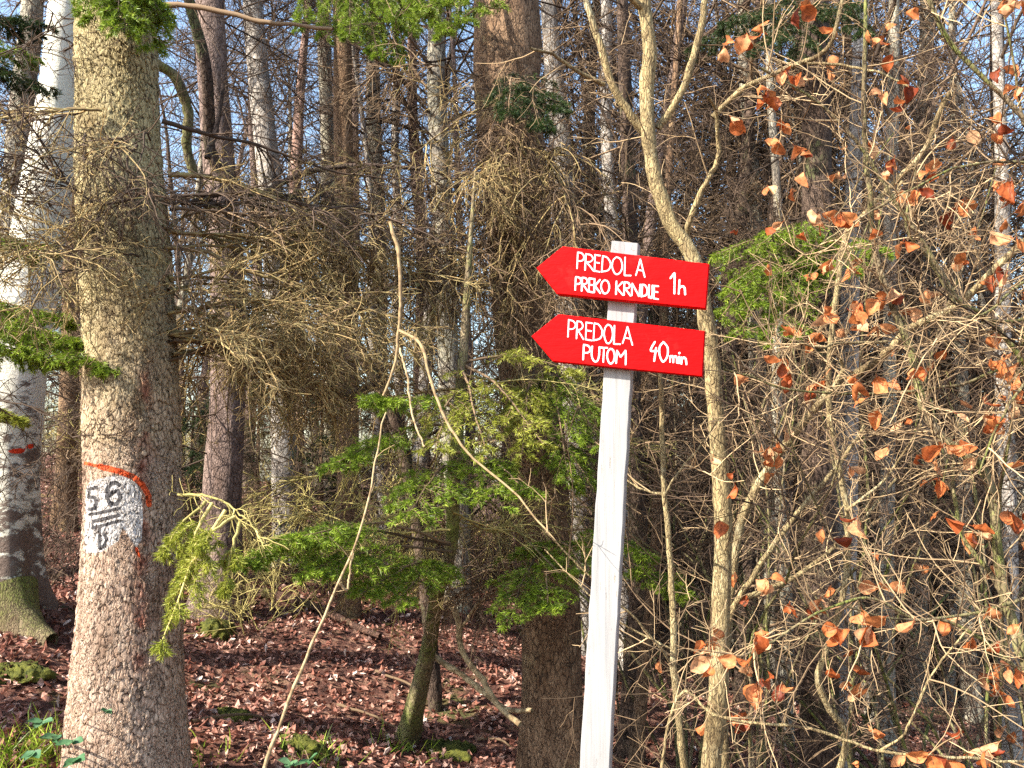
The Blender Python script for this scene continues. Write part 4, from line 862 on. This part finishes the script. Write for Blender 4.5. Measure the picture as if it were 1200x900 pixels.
bgt = [
 ('birch_tree', 'thin white trunk at the right between the tall arching sapling stems', [(1046, 100, 13), (1042, 400, 15), (1038, 860, 18)], 7.2, 'bark_grey', 'fork'),
 ('birch_tree', 'white trunk low at the right edge behind the dark stems', [(1176, 380, 17), (1180, 620, 20), (1186, 900, 24)], 7.6, 'bark_pale', 'fork'),
 ('beech_tree', 'pale trunk just left of the thin straight sapling, behind the post', [(712, 120, 14), (718, 280, 15), (726, 500, 17), (730, 860, 20)], 8.2, 'bark_pale', 'fork'),
 ('beech_tree', 'slim pale trunk in the gap below the right green boughs', [(912, 400, 11), (916, 600, 13), (922, 880, 15)], 7.0, 'bark_grey', 'none'),
 ('spruce_tree', 'reddish scaly trunk just right of the marked spruce', [(246, 0, 32), (252, 120, 33), (260, 250, 37), (268, 380, 40), (268, 480, 42), (258, 620, 48), (250, 735, 58)], 7.0, 'bark_red', 'whorl'),
 ('spruce_tree', 'pale lilac grey trunk leaning left, second behind the marked spruce', [(296, 0, 22), (308, 130, 25), (318, 250, 27), (328, 400, 28), (335, 600, 32)], 9.0, 'bark_pale', 'whorl'),
 ('pine_tree', 'thin rust red trunk right of the pale lilac grey one', [(356, 60, 9), (350, 160, 12), (344, 240, 13), (346, 420, 14), (348, 600, 16)], 10.5, 'bark_pink', 'whorl'),
 ('spruce_tree', 'slim grey trunk under the green bough at the top', [(380, 40, 15), (384, 200, 17), (388, 400, 18), (390, 600, 20)], 11, 'bark_grey', 'whorl'),
 ('spruce_tree', 'grey trunk standing behind the tip of the hanging pale branch', [(436, 60, 15), (440, 180, 17), (444, 320, 18), (448, 600, 22)], 10, 'bark_grey', 'whorl'),
 ('pine_tree', 'pinkish peeling trunk left of the lichen covered pale one', [(484, 110, 11), (490, 220, 14), (493, 330, 14), (496, 600, 18)], 10, 'bark_pink', 'whorl'),
 ('beech_tree', 'lichen covered pale trunk left of the brown centre spruce', [(512, 40, 20), (516, 200, 24), (522, 330, 24), (528, 430, 24), (534, 620, 28)], 8.5, 'bark_grey', 'fork'),
 ('birch_tree', 'white birch trunk right of the brown centre spruce', [(646, 40, 20), (654, 130, 24), (660, 230, 24), (668, 400, 26), (676, 640, 30)], 8.5, 'bark_pale', 'fork'),
 ('beech_tree', 'grey trunk in the gap left of the forked sapling', [(694, 90, 12), (690, 200, 15), (688, 300, 15), (684, 640, 20)], 11, 'bark_grey', 'fork'),
 ('birch_tree', 'pale blotched birch low at the right, behind rust leaves', [(992, 480, 24), (988, 620, 28), (982, 760, 32), (975, 900, 38)], 5.4, 'bark_pale', 'fork'),
 ('beech_tree', 'grey trunk seen low through the twigs at the far right', [(1128, 500, 14), (1132, 640, 16), (1135, 780, 18), (1138, 900, 20)], 9.5, 'bark_grey', 'fork'),
 ('beech_tree', 'grey trunk in the upper right behind rust leaves', [(1084, 0, 16), (1086, 130, 18), (1080, 400, 20), (1075, 700, 24)], 10, 'bark_grey', 'fork'),
 ('beech_tree', 'pale trunk right of the forked sapling, half hidden by twigs', [(888, 380, 18), (894, 520, 20), (900, 640, 22), (905, 800, 26)], 8.8, 'bark_grey', 'fork'),
 ('beech_tree', 'slender light trunk behind the long diagonal stem', [(1004, 420, 14), (1000, 560, 16), (1020, 900, 22)], 10.5, 'bark_grey', 'fork'),
 ('spruce_tree', 'dark mossy trunk just right of the white post near the ground', [(738, 300, 18), (744, 500, 20), (748, 700, 24), (742, 800, 26), (738, 900, 30)], 5.8, 'bark_dark', 'whorl'),
 ('spruce_tree', 'thin dark brown trunk leaning beside the mossy one right of the post', [(775, 420, 10), (768, 640, 12), (758, 760, 14), (745, 900, 18)], 5.4, 'spruce_brown', 'none'),
 ('spruce_tree', 'narrow brown trunk at the left edge behind the white birch', [(38, 0, 24), (26, 120, 26), (14, 300, 28), (2, 560, 32)], 7.2, 'bark_grey', 'whorl'),
 ('spruce_tree', 'deep brown trunk hidden in shade between birch and marked spruce', [(86, 260, 18), (82, 420, 20), (76, 600, 24)], 9.0, 'spruce_brown', 'whorl'),
 ('beech_tree', 'slim pale trunk between the grey trunk and the pinkish one', [(464, 150, 9), (466, 300, 10), (470, 600, 12)], 12.5, 'bark_pale', 'fork'),
 ('beech_tree', 'thin grey trunk near the top, right of the forked sapling', [(872, 120, 10), (868, 300, 12), (864, 700, 14)], 11.5, 'bark_grey', 'fork'),
 ('beech_tree', 'dark thin trunk in the middle of the right hand tangle', [(940, 150, 10), (945, 400, 12), (950, 760, 16)], 9, 'bark_dark', 'fork'),
 ('spruce_tree', 'dark trunk with dense dead branches at the right edge', [(1170, 150, 16), (1172, 420, 18), (1175, 800, 22)], 8, 'bark_dark', 'whorl'),
 ('spruce_tree', 'slender shaded trunk between the grey trunk and the red rust one', [(415, 150, 12), (414, 350, 13), (412, 600, 15)], 13, 'bark_red', 'whorl'),
]
for i, (nm, lb, pts, Y_, mt, cr) in enumerate(bgt):
    p = trunk_path(pts, Y_, (12.8 if 'spruce' in nm else 10.5) if Y_ > 6.5 else 8.5)
    b = np.array([p[0, 0], p[0, 1], gz(p[0, 0], p[0, 1])])
    o = empty(nm, b, lb, 'tree')
    mb, V, S = trunk_mb(p, 28, .07, .25, 4, .04, 100 + i, axis_noise=.02 if nm in ('beech_tree', 'pine_tree') else .008); mb.build('trunk', M[mt], o)
    zb = b[2] + .5
    if cr == 'whorl':
        whorl_crown(S, zb, 8.0, 44 if pts[0][0] < 520 else 80, 200 + i, 1.15, '', 1.0 + .06 * (Y_ - 7))[0].build('crown', M[['brown_twig', 'dark_twig', 'dark_twig'][i % 3]], o)
        if Y_ > 6.5:                                         # unseen green crown above the frame, added to shade the wood behind
            rg = np.random.default_rng(400 + i); n = 46; z = rg.uniform(8.0 + .25 * (Y_ - 7), 12.5, n); c = np.array([axis_at(S, a)[0] for a in z]); a_ = rg.uniform(0, 6.283, n)
            A = grow(c, np.stack([np.cos(a_), np.sin(a_), np.full(n, .0)], -1), (13.5 - z) * .42, 8, .06, -.05, rg); B = spawn(A, 10, .1, 1, 55, .5, 5, .08, -.08, .5, rg)
            cm = MB().tubes(A, taper(n, 8, .012, .004), 4).build('unseen_shade_crown', M['dark_twig'], o); nb = MB(); needles(nb, A[:, 2:], 60, .06, .014); needles(nb, B, 36, .055, .013); nb.build('needles', M['needle_dark'], cm, smooth=False)
    elif cr == 'fork':
        rg = np.random.default_rng(300 + i); n = 15; z = rg.uniform(b[2] + 1.2, 9, n); c = np.array([axis_at(S, a)[0] for a in z]); a_ = rg.uniform(0, 6.283, n)
        A = grow(c, np.stack([np.cos(a_), np.sin(a_), np.full(n, .9)], -1), rg.uniform(1.0, 2.6, n), 14, .09, .02, rg)
        B = spawn(A, 9, .15, 1, 48, .8, 9, .1, .02, .5, rg); C = spawn(B, 6, .15, 1, 48, .38, 6, .12, 0, .4, rg)
        MB().tubes(A, taper(n, 14, .018, .004), 5).tubes(B, taper(len(B), 9, .005, .0025), 3).tubes(C, taper(len(C), 6, .003, .0018), 3).build('crown', M[['brown_twig', 'dark_twig'][i % 2]], o)

# ------------------------------------------------------------------ 9. background woods: bare trees, dark spruces (copies of a few kinds)
def proto_bare(seed, h):
    rg = np.random.default_rng(seed); o = empty('bare_tree', (0, 0, 0), 'slim leafless tree in the wood behind', 'tree', 'leafless trees in the wood behind')
    A0 = grow([[0, 0, -.4]], [[rg.normal(0, .05), rg.normal(0, .05), 1]], h, 20, .03, .01, rg)
    MB().tubes(A0, taper(1, 20, .085, .015), 10).build('trunk', M[['bark_grey', 'bark_pale', 'bark_dark', 'bark_red'][seed % 4]], o)
    n = 34; t = rg.uniform(.1, .98, (1, n)); p, _ = along(A0, t); a_ = rg.uniform(0, 6.283, n)
    A = grow(p[0], np.stack([np.cos(a_), np.sin(a_), rg.uniform(.1, 1.1, n)], -1), h * .24 * rg.uniform(.5, 1.2, n), 12, .09, .01, rg)
    B = spawn(A, 8, .15, 1, 50, h * .10, 8, .1, .0, .5, rg); C = spawn(B, 5, .15, 1, 48, h * .05, 5, .12, 0, .4, rg)
    MB().tubes(A, taper(n, 12, .016, .005), 4).tubes(B, taper(len(B), 8, .0055, .003), 3).tubes(C, taper(len(C), 5, .0036, .0022), 3).build('crown', M[['dark_twig', 'dark_twig', 'brown_twig', 'dark_twig'][seed % 4]], o)
    return o
def proto_spruce(seed, h, dense=1.0):
    rg = np.random.default_rng(seed); o = empty('dark_spruce', (0, 0, 0), 'dark green spruce deep in the wood behind', 'tree', 'dark spruces in the wood behind')
    MB().tubes(np.linspace([0, 0, -.4], [0, 0, h], 12), np.linspace(.11, .01, 12), 10).build('trunk', M['spruce_brown'], o)
    n = int(75 * dense); t = rg.uniform(.06, .98, n); a_ = rg.uniform(0, 6.283, n)
    A = grow(np.c_[np.zeros((n, 2)), t * h], np.stack([np.cos(a_), np.sin(a_), np.full(n, .05)], -1), (1.05 - t) * h * .3 + .1, 8, .05, -.06, rg)
    B = spawn(A, 12, .1, 1, 55, h * .075, 5, .08, -.08, .5, rg)
    MB().tubes(A, taper(n, 8, .012, .003), 4).tubes(B, taper(len(B), 5, .003, .0015), 3).build('crown', M['dark_twig'], o)
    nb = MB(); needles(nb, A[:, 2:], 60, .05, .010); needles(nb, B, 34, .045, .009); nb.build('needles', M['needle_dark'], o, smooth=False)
    return o
bare = [proto_bare(500 + i, h) for i, h in enumerate((8.0, 7.0, 9.0, 8.5))]
spr = [proto_spruce(600 + i, h) for i, h in enumerate((6.0, 4.0))]
used = set()
def place(pr, x, y, s, rz, label=None):
    o = pr
    if pr.name in used: o = copy_tree(pr)
    used.add(pr.name); o.location = (x, y, gz(x, y)); o.scale = (s, s, s); o.rotation_euler = (0, 0, rz)
    if label: o['label'] = label
    return o
rp = np.random.default_rng(77); cnt = 0
for i in range(400):
    Y_ = rp.uniform(8, 26); px_ = rp.uniform(-60, 1260)
    dens_ = .62 if px_ > 640 else .13
    if rp.random() > dens_: continue
    x = at(px_, 600, Y_)[0]
    place(bare[rp.integers(4)], x, Y_, rp.uniform(.7, 1.25), rp.uniform(0, 6.28)); cnt += 1
    if cnt >= 150: break
for px_, Y_, s, k, lb in ((960, 13, 1.7, 0, None), (870, 11, 1.3, 0, None), (1080, 17, 1.7, 0, None), (250, 9.5, .42, 1, 'low dark green young spruce behind the reddish trunk'), (300, 10.5, .45, 1, 'low dark green young spruce at the foot of the pale lilac trunk'),
                         (1180, 18, 1.5, 0, None), (90, 14, 1.0, 1, None)):
    place(spr[k], at(px_, 600, Y_)[0], Y_, s, rp.uniform(0, 6.28), lb)

for i, (px_, Y_, h) in enumerate(((225, 7.4, 1.2), (330, 8.2, 1.3), (400, 7.8, 1.2), (470, 8.6, 1.4), (60, 7.6, 1.3), (560, 8.4, 1.5), (290, 6.6, .9), (100, 6.6, 1.0), (20, 9.0, 1.5), (140, 9.5, 1.6), (200, 10.5, 1.6), (270, 9.2, 1.5), (350, 10.5, 1.7), (430, 9.6, 1.6), (510, 10.4, 1.7), (600, 9.4, 1.6), (380, 12, 1.9), (250, 12, 1.9), (60, 11.5, 1.9), (480, 12.2, 1.9), (560, 11.5, 1.8), (160, 12.5, 2.0))):
    q = at(px_, 600, Y_); shrub('bare_shrub', 'low dark leafless bush on the leafy bank between the trunks', q[0], q[1], h, 8, .6, 900 + i, 'dark_twig' if i % 3 else 'lichen_twig', 'bark_dark', group='low bushes on the bank', L1=.45)
for px_, Y_, s_, lb in ((222, 8.0, .42, 'low dark green young spruce in the gap right of the marked spruce'), (375, 9.0, .5, 'low dark green young spruce behind the dry stalk'), (440, 10.5, .5, 'low dark green young spruce behind the young bright spruce')):
    place(spr[1], at(px_, 600, Y_)[0], Y_, s_, Y_, lb)

# green boughs: from spruces just outside the frame / behind
pl_ = trunk_path([(-205, 0, 90), (-205, 400, 100), (-205, 900, 120)], 3.9, 8)
t_l = empty('spruce_tree', (pl_[0, 0], pl_[0, 1], gz(pl_[0, 0], pl_[0, 1])), 'spruce at the left edge whose bright green bough hangs before the birch', 'tree')
mb, _, _ = trunk_mb(pl_, 40, .08, .2, 4, .03, 21); mb.build('trunk', M['spruce_brown'], t_l)
for a, e, mt, kw in (((-200, 370, 3.95), (126, 432, 3.62), 'needle', {}), ((-200, 365, 3.95), (86, 378, 3.85), 'needle', {}), ((-200, 380, 3.95), (60, 425, 3.85), 'needle', {}), ((-200, 375, 3.95), (104, 400, 3.72), 'needle', {}), ((-200, 370, 3.95), (40, 385, 3.85), 'needle', {}), ((-200, 300, 3.95), (62, 290, 3.9), 'needle', {}),
    ((-200, 40, 3.9), (62, 100, 4.2), 'needle_dark', {}), ((-200, 20, 3.9), (55, 30, 4.3), 'needle_dark', {}), ((-200, 60, 3.9), (45, 70, 4.2), 'needle', {}), ((-200, 430, 3.85), (22, 490, 3.9), 'needle_yellow', {})):
    bough_to(t_l, a, e, mt, bare=.55, hang=-.12, **kw)
for pl in ([(-195, 40), (-60, 70), (30, 60), (90, 20)], [(-195, 420), (-60, 460), (40, 480), (90, 520)], [(-195, 200), (-60, 215), (30, 235), (45, 290)]): dead_branch(t_l, path(pl, 3.9, 3.7), .008, n1=14, L1=.35, n2=7, mat='dark_twig')

pr_ = trunk_path([(955, 0, 30), (958, 300, 36), (960, 860, 44)], 5.2, 8)
t_r = empty('spruce_tree', (pr_[0, 0], pr_[0, 1], gz(pr_[0, 0], pr_[0, 1])), 'spruce behind the twigs with green boughs right of the red signs', 'tree')
mb, _, _ = trunk_mb(pr_, 24, .08, .2, 4, .03, 22); mb.build('trunk', M['bark_dark'], t_r)
for a, e, mt in (((955, 300, 5.15), (850, 335, 4.3), 'needle'), ((955, 305, 5.15), (868, 392, 4.3), 'needle'), ((955, 310, 5.15), (905, 400, 4.2), 'needle'), ((955, 290, 5.15), (838, 300, 4.4), 'needle'), ((957, 290, 5.15), (1035, 288, 4.5), 'needle'), ((957, 295, 5.15), (1000, 318, 4.4), 'needle'), ((955, 285, 5.15), (885, 285, 4.2), 'needle'), ((955, 300, 5.15), (845, 370, 4.4), 'needle'), ((955, 330, 5.15), (880, 350, 4.2), 'needle'),
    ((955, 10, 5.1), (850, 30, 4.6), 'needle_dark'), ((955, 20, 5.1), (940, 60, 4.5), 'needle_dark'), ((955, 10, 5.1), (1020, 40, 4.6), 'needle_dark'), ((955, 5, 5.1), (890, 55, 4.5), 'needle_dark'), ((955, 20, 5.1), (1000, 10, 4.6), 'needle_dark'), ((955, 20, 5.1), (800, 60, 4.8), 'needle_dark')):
    bough_to(t_r, a, e, mt, hang=-.13, dens=.75)
for pl in ([(955, 100), (900, 110), (800, 140), (720, 150)], [(955, 150), (900, 190), (840, 210), (760, 220)], [(957, 200), (1010, 210), (1080, 190)], [(957, 420), (900, 450), (860, 500)], [(958, 60), (1020, 70), (1100, 100)], [(957, 250), (890, 270), (850, 300)], [(957, 230), (1000, 260), (1060, 330)], [(955, 130), (860, 90), (760, 60), (690, 40)]):
    dead_branch(t_r, path(pl, 5.2, 4.9), .010, n1=22, L1=.5, n2=9, n3=3, mat='dark_twig', thick=1.2)

# top bough (hangs into the frame, centre left)
pt_ = trunk_path([(400, -60, 40), (404, 300, 44), (408, 640, 50)], 7.6, 9)
t_t = empty('spruce_tree', (pt_[0, 0], pt_[0, 1], gz(pt_[0, 0], pt_[0, 1])), 'spruce left of centre with a green bough hanging from the top', 'tree')
mb, _, _ = trunk_mb(np.array([[p[0], p[1], p[2], p[3] * .5] for p in pt_]), 20, .08, .2, 4, .03, 23); mb.build('trunk', M['spruce_brown'], t_t)
for e in ((485, 42, 6.2), (440, 62, 6.1), (380, 46, 6.2), (350, 28, 6.3), (520, 30, 6.3), (460, 18, 6.1), (410, 40, 6.0), (500, 10, 6.3), (470, 75, 6.3)):
    bough_to(t_t, (404, -70, 7.5), e, hang=-.2, nw=.0042, nlen=.03, bare=.3, lat=.38, dens=.8)

# ------------------------------------------------------------------ 10. ground things
g0, g1 = ground_hit(262, 700), ground_hit(445, 758)
lg = spline(np.array([g0, (g0 + g1) / 2 + [0, .1, .0], g1]), 30); lg[:, 2] = np.convolve(np.pad(gz(lg[:, 0], lg[:, 1]), 6, 'edge'), np.ones(13) / 13, 'valid') + .045
o = empty('fallen_log', lg[0], 'brown fallen log lying across the leaf litter', 'log')
mb = MB().tubes(lg, np.linspace(.05, .022, 30) * (1 + .06 * np.sin(np.arange(30) * 1.3)), 16, T=.5); mb.build('log', M['log_bark'], o)
for t_, d in ((.3, (.1, -.4, .5)), (.6, (.2, -.5, .3))): MB().tubes(grow([lg[int(30 * t_)]], [d], .22, 6, .1)[0], np.linspace(.008, .004, 6), 6).build('branch_stub', M['log_bark'], o)
def mossy(name, label, cat, px_, py_, r, h, seed):
    rg = np.random.default_rng(seed); g = ground_hit(px_, py_); n, k = 22, 64
    th = np.arange(k) * 2 * np.pi / k; V = []; ph = rg.random(12) * 6.3
    for i in range(n):
        a = i / (n - 1) * np.pi / 2
        u = 1 + .22 * np.sin(2 * th + ph[0]) + .14 * np.sin(3 * th + ph[1] + 2 * a) + .09 * np.sin(7 * th + ph[2] + 3 * a) + .05 * np.sin(13 * th + ph[3] - 6 * a) + rg.normal(0, .02, k)
        rr = np.cos(a) ** .8 * r * u; hh = (h + .05) * np.sin(a) * (1 + .25 * np.cos(a) * np.sin(2 * th + ph[4]) + .15 * np.cos(a) * np.sin(5 * th + ph[5])) + rg.normal(0, .006, k)
        V.append(np.stack([g[0] + rr * np.cos(th), g[1] + rr * .8 * np.sin(th), g[2] - .05 + hh], -1))
    V = np.array(V); i = np.arange(n - 1)[:, None] * k; j = np.arange(k)[None]; j2 = (j + 1) % k
    mb = MB().add(V, np.stack([i + j, i + j2, i + k + j2, i + k + j], -1).reshape(-1, 4))
    return tag(mb.build(name, M['moss'], None, g), label, cat)
mossy('mossy_stone', 'yellow green mossy stone in the leaves right of the marked spruce', 'stone', 270, 842, .12, .05, 1)
mossy('mossy_stone', 'mossy hump of stone beside the tall dry stalk', 'stone', 345, 872, .14, .04, 2)
mossy('mossy_stone', 'mossy stone under the leaning birch', 'stone', 10, 785, .18, .03, 3)
mossy('mossy_stone', 'small mossy stone at the foot of the reddish trunk', 'stone', 250, 742, .16, .10, 4)
mossy('mossy_stone', 'moss covered lump on the slope right of the thin sapling', 'stone', 930, 820, .3, .12, 5)
mossy('mossy_stone', 'flat mossy stone below the crooked mossy stem', 'stone', 520, 880, .22, .05, 7)
# grass tufts and small plants
def tuft(label, px_, py_, n, h, seed):
    rg = np.random.default_rng(seed); g = ground_hit(px_, py_)
    S = g + np.c_[rg.normal(0, .09, (n, 2)), np.full(n, -.01)]; S[:, 2] = gz(S[:, 0], S[:, 1]) - .01
    P = grow(S, np.c_[rg.normal(0, .5, (n, 2)), np.ones(n)], h * rg.uniform(.6, 1.2, n), 6, .08, -.12, rg)
    side = norm(np.cross(P[:, -1] - P[:, 0], rg.normal(0, 1, (n, 3)))); wv = np.array([.8, 1, .9, .7, .4, .05]) * .0035
    V = np.concatenate([P + side[:, None] * wv[None, :, None], P - side[:, None] * wv[None, :, None]], 1)
    i = np.arange(5); F = np.stack([i, i + 1, 6 + i + 1, 6 + i], -1)
    mb = MB().add(V, (np.arange(n)[:, None, None] * 12 + F[None]).reshape(-1, 4), np.repeat(rg.random(n), 12))
    return tag(mb.build('grass_tuft', M['needle'], None, g), label, 'grass')
tuft('green grass tuft in the lower left corner', 14, 896, 110, .16, 1); tuft('grass tuft left of the marked spruce foot', 52, 880, 110, .18, 2)
tuft('sparse grass tuft below the mossy hump by the stalk', 375, 893, 60, .14, 3); tuft('thin grass tuft at the foot of the crooked mossy stem', 470, 885, 50, .14, 4); tuft('grass sprouts behind the marked spruce foot', 240, 890, 40, .12, 5)
def bramble(label, px_, py_, sprays, seed):
    rg = np.random.default_rng(seed); g = ground_hit(px_, py_); o = empty('bramble_plant', g, label, 'plant')
    for (a, b, Y_, s) in sprays:
        tip = at(a, b, Y_); st = spline(np.array([g - [0, 0, .03], (g + tip) / 2 + [0, 0, .08], tip]), 12); MB().tubes(st, np.linspace(.003, .0015, 12), 5, T=.6).build('stem', M['brown_twig'], o)
        mb = MB(); ax = np.array([[.8, -.5, -.1], [-.5, -.7, -.1], [.15, -.9, -.35]]) + rg.normal(0, .2, (3, 3)); nr = np.tile([-.1, -.5, 1.0], (3, 1)) + rg.normal(0, .2, (3, 3))
        leaves(mb, np.tile(tip, (3, 1)), ax, nr, s * rg.uniform(.85, 1.1, 3), s * .62, .35, .35, .012, 7, 9, (.1, .6, .9, 1, .95, .8, .55, .3, .03), rg.uniform(.5, 1, 3)); mb.build('leaf', M['leaf_green'], o)
    return o
bramble('green bramble leaves at the foot of the marked spruce', 75, 905, [(50, 845, 3.0, .055), (68, 862, 3.05, .06), (85, 868, 3.0, .055), (90, 888, 2.95, .06), (126, 832, 3.2, .035), (40, 880, 2.9, .05)], 1)
bramble('low green bramble sprig by the stalk at the bottom edge', 350, 915, [(340, 893, 3.1, .05), (362, 890, 3.1, .05)], 2)
# fallen sticks
for i, (a, b, c, d, lb) in enumerate(((225, 850, 320, 845, 'short curved stick beside the yellow green mossy stone'), (440, 790, 520, 830, 'thin dead stick lying left of the crooked mossy stem'), (60, 690, 95, 650, 'dead stick leaning in the shade behind the marked spruce'), (330, 690, 400, 720, 'thin stick resting above the fallen log'), (395, 830, 470, 860, 'bent stick in the leaves near the bottom centre'), (560, 870, 605, 880, 'short stick near the foot of the brown spruce'))):
    p, q = ground_hit(a, b), ground_hit(c, d); s = spline(np.array([p + [0, 0, .02], (p + q) / 2 + [0, 0, .05], q + [0, 0, .02]]), 14); s += np.cumsum(rng.normal(0, .003, s.shape), axis=0)
    tag(MB().tubes(s - p, np.linspace(.011, .005, 14), 7, T=.5).build('fallen_stick', M['brown_twig'], None, None), lb, 'stick').location = p
